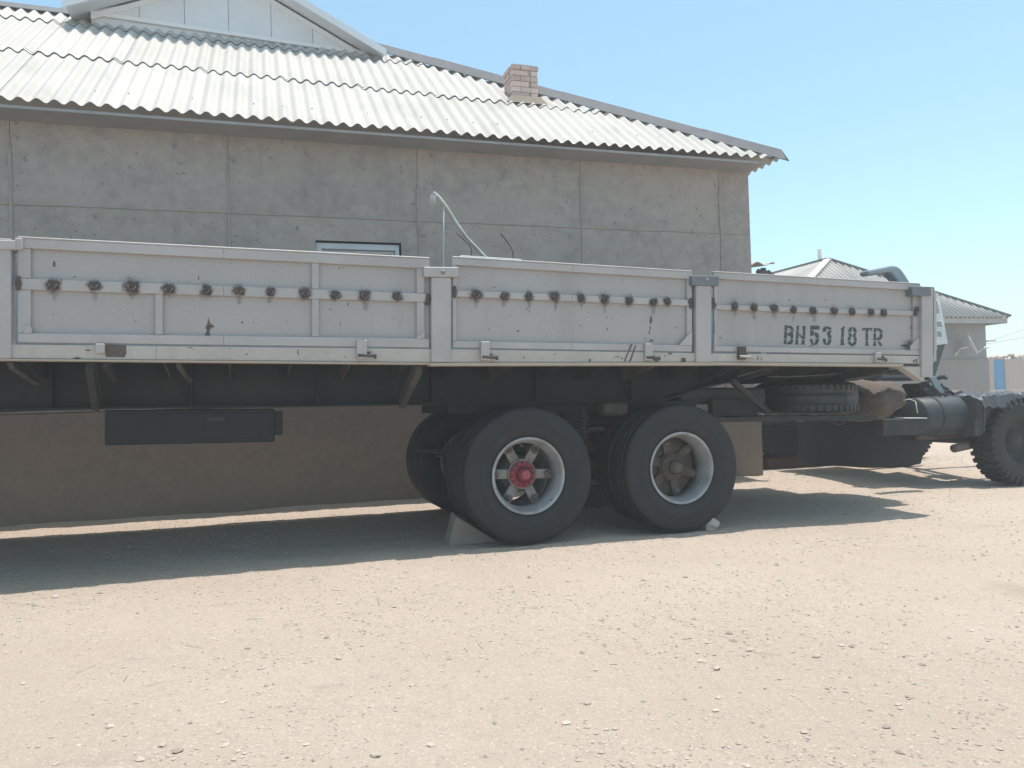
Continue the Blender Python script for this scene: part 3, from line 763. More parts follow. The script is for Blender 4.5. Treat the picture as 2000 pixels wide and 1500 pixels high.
# stencilled number
G = [[(180,212),(232,214),(230,288),(188,290),(190,225)], [(188,302),(226,302),(222,425),(178,422)], [(182,438),(218,440),(214,516),(160,514),(176,500)],
 [(243,216),(290,222),(322,250),(334,296),(285,296),(280,262),(243,256)], [(290,310),(330,310),(318,350),(330,380),(325,424),(285,424),(278,385),(235,375),(235,345),(270,335)],
 [(280,440),(325,440),(318,490),(290,520),(232,522),(232,482),(265,475)],
 [(376,220),(432,222),(420,240),(418,300),(384,300),(388,240)], [(380,312),(414,312),(410,432),(372,432)], [(368,446),(404,446),(404,500),(418,522),(352,522),(366,505)],
 [(474,224),(540,226),(526,242),(524,302),(484,302),(486,242)], [(484,312),(524,312),(514,436),(478,436),(425,375),(425,340),(482,395)], [(474,450),(512,450),(508,505),(520,524),(444,522),(462,505)],
 [(610,218),(752,218),(748,278),(610,280)], [(608,292),(655,296),(668,330),(650,380),(608,385)], [(682,325),(720,335),(744,370),(744,418),(692,418),(690,385),(668,370)],
 [(692,432),(746,432),(740,480),(715,522),(675,526),(672,500),(690,480)], [(600,436),(644,440),(648,490),(668,520),(640,522),(612,495)],
 [(872,228),(870,268),(856,314),(808,314),(815,262),(840,235)], [(882,228),(925,240),(948,268),(948,284),(896,284),(884,265)],
 [(900,302),(948,302),(945,330),(925,350),(948,380),(948,424),(894,424),(896,385),(872,350),(888,330)], [(812,428),(856,432),(860,490),(868,530),(835,520),(812,480)],
 [(894,440),(946,440),(942,485),(915,525),(876,534),(876,500),(894,480)],
 [(1172,236),(1156,270),(1150,408),(1110,408),(1116,292),(1094,288),(1140,236)], [(1104,424),(1148,426),(1150,505),(1168,532),(1086,530),(1102,510)],
 [(1288,240),(1285,270),(1268,320),(1224,320),(1234,270),(1255,248)], [(1300,240),(1335,252),(1358,290),(1356,320),(1314,320),(1302,280)],
 [(1228,336),(1262,336),(1284,385),(1262,410),(1258,456),(1216,456),(1222,410),(1238,392)], [(1322,334),(1356,334),(1345,370),(1338,390),(1358,420),(1358,464),(1318,464),(1316,415),(1294,385)],
 [(1218,474),(1258,474),(1285,520),(1285,555),(1250,535),(1225,505)], [(1318,476),(1358,476),(1350,515),(1320,540),(1290,555),(1290,520)],
 [(1460,256),(1606,258),(1604,312),(1585,290),(1548,286),(1548,328),(1508,328),(1508,286),(1475,290),(1452,312)], [(1508,342),(1545,342),(1545,458),(1508,458)],
 [(1508,472),(1546,472),(1546,515),(1562,544),(1494,542),(1508,515)],
 [(1634,256),(1676,258),(1674,330),(1640,330),(1640,275)], [(1638,346),(1674,346),(1672,456),(1634,456)], [(1640,476),(1672,476),(1670,515),(1684,546),(1622,544),(1638,515)],
 [(1688,258),(1740,264),(1775,295),(1780,332),(1735,332),(1730,305),(1688,296)], [(1738,346),(1780,346),(1776,410),(1745,450),(1688,458),(1688,415),(1730,400)],
 [(1704,476),(1742,478),(1762,515),(1784,546),(1735,546),(1718,510)]]
for (i0, i1, nm) in ((0, 6, 'stencil_letter'), (6, 12, 'stencil_letter'), (12, 17, 'stencil_digit'), (17, 22, 'stencil_digit'), (22, 24, 'stencil_digit'), (24, 30, 'stencil_digit'), (30, 33, 'stencil_letter'), (33, 39, 'stencil_letter')):
    m = MB()
    for poly in G[i0:i1]:
        ca_, cb_ = sum(p[0] for p in poly)/len(poly), sum(p[1] for p in poly)/len(poly)
        poly = [(ca_+(p[0]-ca_)*1.09, cb_+(p[1]-cb_)*1.05) for p in poly]
        V = [lt(1510+a/8.333, 610+b/8.333, PF-.0022) for a, b in poly]
        m.add(V, [tuple(range(len(V)))])
    m.build(nm, MT['ink'], g3)

# deck side beam (outer) with lip
tb = ln((0, 671), (840, 680)); tb2 = ln((840, 680), (1400, 689)); tb3 = ln((1400, 689), (1797, 694))
bb = ln((0, 704), (840, 712)); bb2 = ln((840, 712), (1400, 711)); bb3 = ln((1400, 711), (1760, 714))
m = MB(); band(m, -1300, 840, lambda x: tb(x)+1.5, lambda x: bb(x)-4, .0, .09, n=4); band(m, 840, 1400, lambda x: tb2(x)+1.2, lambda x: bb2(x)-4, .0, .09); band(m, 1400, 1824, lambda x: tb3(x)+1, lambda x: bb3(x)-4, .0, .09)
m.build('side_beam', MT['beam'], trailer, bevel=.004)
m = MB(); band(m, -1300, 840, lambda x: bb(x)-3.6, bb, -.016, .10, n=6); band(m, 840, 1400, lambda x: bb2(x)-3.6, lambda x: bb2(x)+2.5, -.016, .10, n=2); band(m, 1400, 1765, lambda x: bb3(x)-3.6, lambda x: bb3(x)+2, -.016, .10)
m.build('beam_lip', MT['lip'], trailer, bevel=.003)
SR = lt(1818, 640, 0).x; SL = -14.5
zt0 = lt(840, 682, 0).z; zb0 = lt(840, 712, 0).z
# far side: beam and gates seen through the gaps
m = MB().box(SL, SR-.02, TW-.09, TW, zb0, zt0-.01); m.build('side_beam', MT['beam'], trailer)
ztop = lt(840, 505, 0).z
for a, b in ((-14.4, -3.9), (-3.75, -.62), (-.47, 1.72), (1.87, SR-.1)):
    MB().box(a, b, TW-.05, TW-.01, zt0, ztop-.03).build('side_gate', MT['paint'], trailer)
# deck
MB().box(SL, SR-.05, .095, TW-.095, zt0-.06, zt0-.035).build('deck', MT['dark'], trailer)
# posts
def post(xa, xb, yt, yb, capx, capy, capm, t=-.022, bolt=None, lo=None):
    m = MB(); pp_(m, [(xa, yb), (xb, yb), (xb, yt), (xa, yt)], t, .085); p_ = m.build('gate_post', MT['rail'], trailer, bevel=.006)
    m = MB(); pp_(m, [(capx[0], capy[1]), (capx[1], capy[1]+1), (capx[1], capy[0]+1), (capx[0], capy[0])], t-.014, .10); m.build('post_cap', capm, p_, bevel=.004)
    if bolt:
        c = lt(bolt[0], bolt[1], t-.014); m = MB(); m.lathe([(0, .001), (-.008, .012), (-.012, .012), (-.012, .001)], c, 6); m.lathe([(0, .018), (-.004, .018), (-.004, .0)], c, 12)
        m.build('bolt', MT['spoke'], p_)
    return p_
post(843, 881, 541, 707, (828, 896), (521, 540), MT['rail'], bolt=(865, 531))
post(1360, 1390, 557, 707, (1352, 1404), (538, 557), MT['grey_paint'], bolt=(1381, 547))
post(-18, 21, 486, 700, (-40, 29), (468, 486), MT['rail'])
m = MB(); pp_(m, [(28, 487), (44, 487), (44, 465), (29, 464)], -.02, .04); m.build('post_cap', MT['rail'], trailer, bevel=.004)
p_ = post(1801, 1823, 564, 736, (1782, 1819), (559, 577), MT['grey_paint'], t=-.03)
# front corner bracket hanging below the beam
m = MB(); pp_(m, [(1760, 716), (1800, 743), (1806, 743), (1808, 716)], -.012, .08); m.build('corner_bracket', MT['beam'], trailer, bevel=.003)
# latches
def latch(x0, x1, y0, y1, rusty=False, lug=True):
    m = MB(); pp_(m, [(x0, y1), (x1, y1), (x1, y0), (x0, y0)], -.03, -.002)
    o = m.build('latch', MT['rust'] if rusty else MT['rail'], trailer, bevel=.004)
    if lug:
        m = MB(); a = lt(x0+2, y1-6, -.03); b = lt(x1+(x1-x0)*.8, y1-5, -.03); m.tube([a, b], .011, 6); m.tube([b-Vector((0, 0, .02)), b+Vector((0, 0, .012))], .01, 5)
        m.build('latch_pin', MT['cross' if not rusty else 'beam'], o)
    c = lt((x0+x1)/2+6, y1-8, -.0008); inst(stain_me, 'rust_patch', trailer, c+Vector((0, -.001, 0)), (0, random.random()*6, 0), (.75, 1, .42))
latch(940, 957, 667, 703); latch(1261, 1276, 671, 704); latch(1443, 1458, 676, 702, True); latch(1711, 1722, 688, 707)
latch(697, 717, 664, 700, False); latch(186, 204, 671, 690, False, False)
m = MB(); pp_(m, [(206, 697), (243, 698), (247, 690), (246, 674), (206, 672)], -.0022, -.0012); m.build('rust_patch', MT['chip'], trailer)
for (x, y, sx, sz) in ((228, 686, .8, .5), (715, 690, 1.0, .45), (1335, 706, .5, .4), (1790, 705, .3, .5), (150, 700, .5, .25), (1395, 640, .14, 1.3), (1391, 600, .12, .9), (1282, 703, .5, .3)):
    inst(stain_me, 'rust_patch', trailer, lt(x, y, -.0022 if y > 672 else -.024), (0, 0, 0), (sx, 1, sz))
def beamchips(spec):
    m = MB()
    for (x, y, wx, wy) in spec:
        P = [(x+wx*.5*random.uniform(.5, 1.1)*cos(2*pi*i/8), y+wy*.5*random.uniform(.5, 1.1)*sin(2*pi*i/8)) for i in range(8)]
        m.add([lt(a, b, -.0024) for a, b in P], [tuple(range(8))])
    for pts in ([(1233, 671), (1236, 671), (1221, 706), (1218, 706)], [(1241, 674), (1243, 674), (1232, 706), (1228, 707)]):
        m.add([lt(a, b, -.0026) for a, b in pts], [(0, 1, 2, 3)])
    m.build('bare_patch', MT['chip'], trailer, kind='stuff')
beamchips([(3, 686, 10, 6), (172, 684, 14, 3), (482, 692, 7, 3), (480, 691, 3, 3), (372, 679, 11, 2), (449, 681, 4, 3), (582, 688, 3, 16), (674, 697, 4, 3), (1023, 698, 5, 3),
           (1152, 704, 5, 10), (1335, 703, 12, 12), (1309, 691, 10, 5), (1299, 695, 4, 4), (1205, 697, 14, 2), (1215, 700, 5, 4), (1375, 687, 7, 7), (1380, 692, 4, 4), (1371, 701, 3, 3),
           (1480, 700, 2, 10), (1487, 700, 2, 10), (1628, 711, 9, 2), (1785, 705, 5, 9), (960, 705, 3, 3), (1060, 700, 3, 2), (410, 690, 3, 2), (655, 703, 3, 2)])
# headboard across the nose
m = MB(); zt_, zb_ = lt(1812, 560, 0).z, lt(1812, 712, 0).z
m.box(SR+.0, SR+.035, .09, TW-.01, zb_-.02, zt_-.02)
hb = m.build('headboard', MT['paint'], trailer)
m = MB(); pp_(m, [(1824, 704), (1829, 706), (1829, 576), (1824, 560)], .03, TW); m.build('headboard_frame', MT['beam'], hb)
for k in range(6):
    y = .25+k*.4; MB().box(SR+.036, SR+.075, y, y+.05, zb_, zt_-.03).build('rib', MT['rail'], hb)
# long chassis rails with tapered gooseneck
top_y = [( -1300, 700), (1781, 716)]
prof_px = [(-1300, 846), (0, 802), (203, 797), (553, 794), (750, 791), (1150, 783), (1290, 781), (1328, 770), (1367, 757), (1421, 745), (1500, 729), (1775, 726)]
tA = .70
zr = zb0+.035
for (t0, far) in ((tA, 0), (1.78, 1)):
    pts = [lt(x, y, tA) for x, y in prof_px]
    pts = [Vector((p.x, t0, p.z)) for p in pts]
    for p in pts: p.z = min(p.z, zr-.04)
    outl = pts + [Vector((pts[-1].x, t0, zr)), Vector((pts[0].x, t0, zr))]
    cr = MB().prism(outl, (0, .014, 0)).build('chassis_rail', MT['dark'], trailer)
    m = MB()
    for a, b in zip(pts[:-1], pts[1:]): m.beam(a+Vector((0, .007, 0)), b+Vector((0, .007, 0)), .17, .016)
    m.build('rail_flange', MT['dark'], cr)
    for s in [-10+.93*i for i in range(16)]:
        zz = None
        for a, b in zip(pts[:-1], pts[1:]):
            if a.x <= s <= b.x: zz = a.z+(b.z-a.z)*(s-a.x)/(b.x-a.x)
        if zz and zr-zz > .1: MB().box(s, s+.01, t0-.075, t0-.001, zz+.01, zr-.005).build('stiffener', MT['dark'], cr)
# cross members with tapered outriggers
s = -9.0; k = 0
while s < SR-.3:
    m = MB()
    m.prism([(s, .092, zb0+.0), (s, .092, zb0+.055), (s, TW-.09, zb0+.055), (s, TW-.09, zb0), (s, 1.9, zb0-.09), (s, .60, zb0-.09)], (.012, 0, 0))
    m.box(s-.03, s+.042, .09, TW-.09, zb0+.0555, zb0+.062)
    m.build('cross_member', MT['cross'] if k % 3 == 0 else MT['dust'], trailer)
    s += .42; k += 1
# big struts from side beam down to the rail
def strut(pa, pb, ta, tb_, wd, th, mat='cross'):
    a = lt(pa[0], pa[1], ta); b = lt(pb[0], pb[1], tb_)
    MB().beam(a, b, wd, th, up=(0, 1, 0)).build('strut', MT[mat], trailer)
strut((818, 715), (785, 786), .06, .66, .05, .11)
strut((178, 712), (190, 792), .06, .66, .05, .09, 'dust')
strut((1428, 742), (1500, 806), .5, .62, .05, .05, 'dust')
strut((205, 708), (225, 740), .06, .5, .04, .05, 'dust')
strut((20, 712), (70, 745), .06, .5, .03, .06, 'cross')
strut((348, 712), (368, 738), .06, .5, .03, .07, 'cross')
# toolbox slung under the rail
A = lt(204, 870, .62); B = lt(552, 858, .62); zt1 = lt(300, 800, .62).z
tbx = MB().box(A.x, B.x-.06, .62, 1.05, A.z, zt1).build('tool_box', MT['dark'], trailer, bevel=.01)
MB().box(A.x+.02, B.x-.08, .612, .619, A.z+.03, zt1-.03).build('lid', MT['dark'], tbx, bevel=.003)
MB().box(A.x+.7, A.x+.82, .600, .611, zt1-.09, zt1-.06).build('handle', MT['dust'], tbx)
MB().box(B.x-.058, B.x+.0, .64, 1.03, A.z+.05, zt1-.02).build('mounting_plate', MT['dark'], tbx)

# ---------------- wheels
RTY = .546
def tyre_prof(wd=.29, R=RTY, ri=.305):
    h = wd/2
    return [(-h*.72, ri), (-h*.95, ri+.03), (-h*1.05, ri+.09), (-h*1.03, R-.05), (-h*.98, R-.020), (-h*.88, R-.005), (-h*.55, R), (-h*.52, R-.010), (-h*.46, R-.010), (-h*.43, R),
            (-h*.12, R+.001), (-h*.09, R-.010), (h*.0, R-.010), (h*.03, R+.001), (h*.43, R), (h*.46, R-.010), (h*.52, R-.010), (h*.55, R), (h*.88, R-.005), (h*.98, R-.020),
            (h*1.03, R-.05), (h*1.05, ri+.09), (h*.95, ri+.03), (h*.72, ri)]
tm = MB().lathe(tyre_prof(), n=72); 
# shallow sidewall ribs
tm.lathe([(-.153, .405), (-.1555, .407), (-.1555, .411), (-.153, .413)], n=72)
t_o = tm.build('tyre', MT['rubber']); tyre_me = t_o.data; bpy.data.objects.remove(t_o)
def rim_mesh(mat):
    m = MB()
    # outer flange, drop well seen from outside (axial negative = outwards)
    m.lathe([(-.125, .3085), (-.132, .300), (-.122, .285), (-.085, .279), (-.06, .262), (.02, .256), (.10, .262), (.125, .30), (.13, .305), (.12, .31), (.09, .276), (.0, .268), (-.06, .272), (-.09, .292), (-.118, .309), (-.125, .3085)], n=64)
    o = m.build('rim', mat); me = o.data; bpy.data.objects.remove(o); return me
rim_me = rim_mesh(MT['rim'])
def spider(matS, matH, red):
    m = MB()
    for k in range(6):
        a = k*pi/3; R = Matrix.Rotation(a, 4, 'Y')
        q = MB().box(.09, .235, .0, .035, -.038, .038)
        q.box(.20, .262, .0, .10, -.032, .032)
        m.add([R @ Vector(v) for v in q.v], q.f)
    m.lathe([(.04, .02), (-.01, .125), (-.012, .118), (-.005, .0)], n=30)
    m.lathe([(.0, .128), (.06, .128), (.10, .15), (.22, .15), (.22, .02)], n=30)
    o = m.build('x', matS); a = o.data; bpy.data.objects.remove(o)
    m = MB()
    m.lathe([(-.012, .108), (-.03, .108), (-.036, .100), (-.036, .078), (-.055, .068), (-.095, .048), (-.118, .040), (-.122, .034), (-.122, .0005)], n=30)
    for k in range(12):
        b = k*pi/6+.1; m.lathe([(-.036, .0085), (-.044, .0085), (-.044, .0005)], (.0915*cos(b), 0, .0915*sin(b)), 6, mi=1)
    o = m.build('x', [matH, MT['rust']]); h = o.data; bpy.data.objects.remove(o)
    m = MB()
    m.lathe([(.0, .030), (-.008, .030), (-.008, .018), (-.012, .018), (-.03, .018), (-.03, .0005)], n=6)
    m.tube([(0, -.03, 0), (0, -.045, 0)], .009, 6)
    o = m.build('x', MT['brown']); nn = o.data; bpy.data.objects.remove(o)
    return a, h, nn
spA = spider(MT['spoke'], MT['hubred'], True); spB = spider(MT['hubbrown'], MT['hubbrown'], False)
def wheel(s, t_face, z, sp, out=-1, parts=True, flip=False, rot=0.0):
    """near outer wheel: tyre face plane at t_face"""
    yc = t_face+.1525*(1 if not flip else -1)
    w_ = inst(rim_me, 'wheel', trailer, (s, yc, z), (0, rot, pi if flip else 0))
    inst(tyre_me, 'tyre', w_, (0, 0, 0))
    if sp:
        inst(sp[0], 'spoked_hub', w_, (0, .055, 0)); inst(sp[1], 'hub_cap', w_, (0, .055, 0))
        if sp is spB: MB().lathe([(.10, .001), (.095, .20), (.12, .255)], n=30).build('brake_drum', MT['hubbrown'], w_)
        for k in range(6): inst(sp[2], 'wheel_nut', w_, (.222*cos(k*pi/3), .054, .222*sin(k*pi/3)))
    return w_
pa = lt(1035.5, 930, .07); pb = lt(1336, 914.7, .07)
zA, zB = pa.z, pb.z
ZW = .537
for (p, sp, r_) in ((pa, spA, 0.02), (pb, spB, .3)):
    wheel(p.x, .07, p.z, sp, rot=r_)
    wheel(p.x, .07+.345, p.z, None)
    wheel(p.x, TW-.07, p.z, spB, flip=True)
    wheel(p.x, TW-.07-.345, p.z, None, flip=True)
    MB().tube([(p.x, .2, p.z), (p.x, TW-.2, p.z)], .065, 12).build('axle', MT['dark'], trailer)
# scribble on the red hub end
m = MB()
for r_ in (.012, .022, .030):
    m.lathe([(-.1228, r_), (-.1234, r_+.0007), (-.1228, r_+.0014)], n=20)
o = m.build('chalk_mark', MT['chalk']); 
for w_ in trailer.children:
    if w_.name == 'wheel':
        o.parent = w_; o.location = (0, .055, 0)
# leaf springs, hangers, equaliser and a coil damper between the axles
for t0 in (.80, 1.62):
    for p in (pa, pb):
        m = MB()
        for j in range(6):
            L = .58-.075*j; zz = p.z+.08+.013*j
            pts = [Vector((p.x+L*(q/4-1), t0, zz+.09*abs(q/4-1)**2*L)) for q in range(9)]
            for a, b in zip(pts[:-1], pts[1:]): m.beam(a, b, .075, .011)
        m.build('leaf_spring', MT['rust'], trailer)
    xm = (pa.x+pb.x)/2
    for xx, ww in ((xm, .14), (pb.x+.46, .08)):
        MB().prism([(xx-ww, t0-.05, zr-.30), (xx+ww, t0-.05, zr-.30), (xx+ww*.4, t0-.05, pa.z+.12), (xx-ww*.4, t0-.05, pa.z+.12)], (0, .1, 0)).build('spring_hanger', MT['dark'], trailer)
zsf = lt(1000, 787, .72).z
MB().box(pa.x-.50, pb.x+.55, .74, 1.80, zsf-.09, zsf+.01).build('sub_frame', MT['dark'], trailer)
c0 = lt(1137, 803, .50); c1 = lt(1139, 872, .50)
m = MB(); pts = []
for k in range(97):
    a = 2*pi*k/12; pts.append(Vector((c0.x+.052*cos(a), .50+.052*sin(a), c0.z-.02+(c1.z-c0.z+.03)*k/96)))
m.tube(pts, .0085, 5); m.tube([c0+Vector((0, -.02, .05)), c1+Vector((0, -.02, -.02))], .017, 8)
m.build('coil_damper', MT['dust'], trailer)
q0 = lt(1182, 812, .5); q1 = lt(1228, 786, .5); m = MB().box(q0.x, q1.x, .5, .69, q0.z, q1.z); m.build('brake_chamber', MT['rust'], trailer, bevel=.02)
# box beam and clutter ahead of the second axle
a = lt(1328, 818, .85); b = lt(1480, 757, .85)
MB().box(a.x, b.x+.1, .85, 1.6, lt(1340, 790, .85).z, b.z).build('air_tank_box', MT['tank'], trailer, bevel=.02)
MB().box(lt(1395, 800, .7).x, lt(1485, 800, .7).x, .72, .82, lt(1400, 812, .72).z, lt(1400, 778, .72).z).build('rusty_bracket', MT['dust'], trailer, bevel=.01)
# spare wheel lying in its cradle, chain and cradle rails
sc_ = lt(1573, 778, 1.05); 
sz = (lt(1573, 806, .55).z+lt(1573, 748, .55).z)/2
m = MB(); pr = [(-.13, .29), (-.155, .34), (-.165, .42), (-.150, .475), (-.125, .505), (-.06, .512), (-.055, .504), (-.045, .504), (-.04, .512), (.04, .512), (.045, .504), (.055, .504), (.06, .512), (.125, .505), (.150, .475), (.165, .42), (.155, .34), (.13, .29)]
m.lathe(pr, n=56, axis='z')
for k in range(44):
    a_ = 2*pi*k/44
    for sg in (-1, 1):
        q = MB().box(.497, .517, -.02, .02, min(sg*.075, sg*.128), max(sg*.075, sg*.128)); Rz = Matrix.Rotation(a_+(.07 if sg > 0 else 0), 4, 'Z')
        m.add([Rz @ Vector(v) for v in q.v], q.f)

spare = m.build('spare_wheel', MT['tank'], trailer, loc=(lt(1573, 778, 1.02).x, 1.02, sz))
MB().lathe([(-.10, .29), (-.11, .28), (-.02, .26), (.0, .10), (.01, .08)], n=36, axis='z').build('rim', MT['dust'], spare)
zc = lt(1573, 813, .5).z
m = MB()
x0_, x1_ = lt(1335, 813, .5).x, lt(1713, 813, .5).x
m.box(x0_, x1_, .50, .508, zc-.045, zc+.0).box(x0_, x1_, .508, .56, zc-.006, zc).box(x0_, x1_, 1.50, 1.55, zc-.045, zc)
for q in (x0_+.1, (x0_+x1_)/2, x1_-.1): m.box(q, q+.06, .56, 1.5, zc-.03, zc-.007)
m.build('cradle', MT['dust'], trailer)
# crumpled torn edge strip on the cradle
ch = MB()
P0 = lt(1651, 752, .47); P1 = lt(1654, 810, .47); n = 13
for k in range(n):
    c = P0+(P1-P0)*((k+.5)/n); L = (P1-P0).length/n*.72; a0 = (k % 2)*pi/2
    pts = []
    for i in range(11):
        a = 2*pi*i/10; pts.append(c+Vector((cos(a0)*.010*cos(a), sin(a0)*.010*cos(a), L*.80*sin(a))))
    ch.tube(pts, .0035, 4, caps=False)
ch.build('chain', MT['cross'], trailer)
P = [lt(1652, 812, .47), lt(1648, 826, .47), lt(1640, 830, .47), lt(1628, 826, .47), lt(1618, 816, .47)]
MB().tube(P, .005, 5).build('hanging_strap', MT['cross'], trailer)
MB().tube([lt(1520, 812, .48), lt(1530, 822, .48), lt(1538, 816, .48)], .005, 5).build('hanging_strap', MT['cross'], trailer)
# rusty brown sacking bundle tied under the nose
def bundle():
    m = MB(); nu, nv = 40, 26; vs = []; fs = []
    L = lt(1700, 785, .75); Rr = lt(1789, 785, .75); zt2 = lt(1745, 742, .75).z; zb2 = lt(1745, 822, .75).z
    cx_, cz_ = (L.x+Rr.x)/2-.02, (zt2+zb2)/2; hx, hz = (Rr.x-L.x)/2+.05, (zt2-zb2)/2
    for j in range(nv+1):
        v = -pi/2+pi*j/nv
        for i in range(nu):
            u = 2*pi*i/nu; d = Vector((cos(v)*cos(u), cos(v)*sin(u), sin(v)))
            d = Vector((abs(d.x)**.7*math.copysign(1, d.x), abs(d.y)**.7*math.copysign(1, d.y), abs(d.z)**.85*math.copysign(1, d.z)))
            k = 1+.12*noise.noise(d*2.1)+.06*noise.noise(d*6)+.03*abs(noise.noise(Vector((d.x*9, d.y*9, 1))))
            sag = 1-.25*max(0, -d.z)*abs(d.x)
            vs.append(Vector((cx_+d.x*hx*k*sag, 1.25+d.y*.5*k, cz_+d.z*hz*k+.03*d.x)))
    for j in range(nv):
        for i in range(nu): fs.append((j*nu+i, j*nu+(i+1) % nu, (j+1)*nu+(i+1) % nu, (j+1)*nu+i))
    m.add(vs, fs, 0, True); o = m.build('sacking_bundle', MT['sack'])
    o.matrix_world = TM
    tag(o, 'brown frayed sacking bundle slung under the front end of the trailer', 'bundle')
    f = MB(); f.tube([lt(1788, 784, .78), lt(1790, 795, .77), lt(1792, 807, .78)], .006, 5).tube([lt(1765, 782, .74), lt(1776, 779, .75), lt(1788, 784, .78)], .004, 5)
    f = f.build('frayed_edge', MT['cord']); f.parent = o
bundle()
# hydraulic lines & clutter hanging in the nose: slack hoses
for (a, b, sag, t) in (((1500, 735), (1640, 728), 10, .3), ((1650, 742), (1755, 724), 4, .25), ((1440, 735), (1505, 716), 3, .2)):
    pts = []
    for k in range(9):
        f = k/8; pts.append(lt(a[0]+(b[0]-a[0])*f, a[1]+(b[1]-a[1])*f+sag*4*f*(1-f)*.3, t))
    MB().tube(pts, .008, 6).build('air_hose', MT['cross'], trailer)
# standing rods and white slat at the second gate
m = MB(); pp_(m, [(896, 507.5), (1018, 514), (1018, 506), (900, 498.5)], .10, .13); m.build('loose_slat', MT['trim'], trailer, bevel=.002)
for pts in ([(892, 455), (896, 459), (910, 472), (918, 480), (921, 486), (921, 508)], [(983, 463), (978, 457), (980, 455), (986, 466), (997, 481), (1002, 492), (1003, 514)]):
    MB().tube([lt(x, y, .12) for x, y in pts], [.006]*len(pts), 6).build('hook_rod', MT['rod'], trailer)

# ================================================================ pole with cord leaning in the trailer
P = [at(x, y, Y=7.0) for x, y in ((844, 381), (848, 377), (857, 386), (868, 400), (878, 415), (889, 433), (900, 449), (910, 463), (930, 484), (948, 503), (985, 545), (1030, 600))]
pol = MB().tube(P, [.012, .017, .019, .019, .018, .018, .018, .017, .017, .018, .018, .018], 8).build('bent_pole', MT['pole'])
tag(pol, 'pale bent branch pole leaning above the second gate of the trailer', 'pole')
rg = MB()
a = at(844, 381, Y=6.98)
for k in range(5):
    x = 840.5+k*2.3; rg.add([at(x, 380, Y=6.97), at(x+2.6, 380, Y=6.98), at(x+1.6-.4*k, 392+random.uniform(-3, 14), Y=6.97)], [(0, 1, 2)])
rg = rg.build('torn_rag', MT['cord']); rg.parent = pol
crd = MB().tube([at(867, 399, Y=7.0), at(866.5, 460, Y=6.99), at(866, 540, Y=6.98), at(866, 600, Y=6.98)], .0065, 6).build('cord', MT['cord']); crd.parent = pol

# ================================================================ chocks
c = at(915, 1070, Z=.02)
def wedge():
    m = MB(); a = at(876, 1068, Z=.0); b = at(892, 1000, Y=a.y)
    h = at(897, 1008, Y=a.y).z
    a.z = gz(a.x, a.y)-.01
    m.prism([(a.x, a.y, a.z), (a.x+.42, a.y, a.z), (a.x+.30, a.y, a.z+.08), (a.x+.07, a.y, h)], (.03, .30, 0))
    o = m.build('wheel_chock', MT['chock'], bevel=.006)
    tag(o, 'pale cement wedge wedged behind the red-hubbed front tyre', 'wheel chock')
wedge()
p = at(1397, 1038, Z=zg(3.6, 5.7)); m = MB(); rock(m, (0, 0, .045), .062, .9, 5, sub=2)
o = m.build('stone', MT['stone'], loc=(p.x, p.y+.05, gz(p.x, p.y))); tag(o, 'fist-sized white stone jammed against the brown-hubbed rear tyre', 'stone')
# dull red slab at the house corner
a = at(1497, 916, Z=0); b = at(1568, 912, Z=0)
m = MB(); m.box(0, 1.15, 0, .55, 0, .17); m.box(.02, 1.1, .02, .5, .171, .18)
o = m.build('metal_box', MT['redslab'], loc=(a.x+.02, a.y, gz(a.x, a.y)-.01), bevel=.01); o.rotation_euler = (0, 0, radians(-6))
tag(o, 'low dull-red metal box on the ground beside the house corner', 'box')

# ================================================================ low dark cart behind the nose
CY = 9.75
cart = thing('flatbed_cart', 'low dark flatbed cart with lugged tyres parked beyond the house corner', 'cart')
def ca(x, y, Y=CY): return at(x, y, Y=Y)
m = MB()
m.prism([ca(1463, 822), ca(1466, 829), ca(1482, 831), ca(1811, 835), ca(1811, 818), ca(1463, 820)], (0, 1.5, 0))
m.build('bed', MT['dust'], cart)
MB().prism([ca(1482, 832, CY+.02), ca(1480, 850, CY+.02), ca(1479, 868, CY+.02), ca(1482, 884, CY+.02), ca(1550, 890, CY+.02), ca(1640, 895, CY+.02), ca(1780, 897, CY+.02), ca(1800, 870, CY+.02), ca(1804, 836, CY+.02)], (0, 1.4, 0)).build('body', MT['dark'], cart, bevel=.01)
def lugged(R, wd, n=30):
    m = MB(); m.lathe([(-wd/2*.8, R*.5), (-wd/2, R*.6), (-wd/2, R*.88), (-wd/2*.85, R*.95), (wd/2*.85, R*.95), (wd/2, R*.88), (wd/2, R*.6), (wd/2*.8, R*.5)], n=60)
    for k in range(n):
        a = 2*pi*k/n
        for sg in (-1, 1):
            Mx = Matrix.Rotation(a+(pi/n if sg > 0 else 0), 4, 'Y')
            q = MB().box(R*.93, R*1.0, min(0, sg*wd/2*.98), max(0, sg*wd/2*.98), -.022, .022)
            m.add([Mx @ Vector(v) for v in q.v], q.f)
            q = MB().box(R*.84, R*.97, sg*wd/2*1.01-.012, sg*wd/2*1.01+.012, -.02, .02)
            m.add([Mx @ Vector(v) for v in q.v], q.f)
    return m
lw = lugged(.40, .24).build('wheel', MT['rubber'], cart)
for k, x in enumerate((1600, 1775)):
    p = at(x, 911, Z=0); z = gz(p.x, CY)+.395
    q = at(x, 880, Y=CY+.32)
    if k == 0: o = lw
    else: o = inst(lw.data, 'wheel', cart, (0, 0, 0))
    o.location = (q.x, CY+.32, z); 
    o2 = inst(lw.data, 'wheel', cart, (q.x, CY+1.3, z))

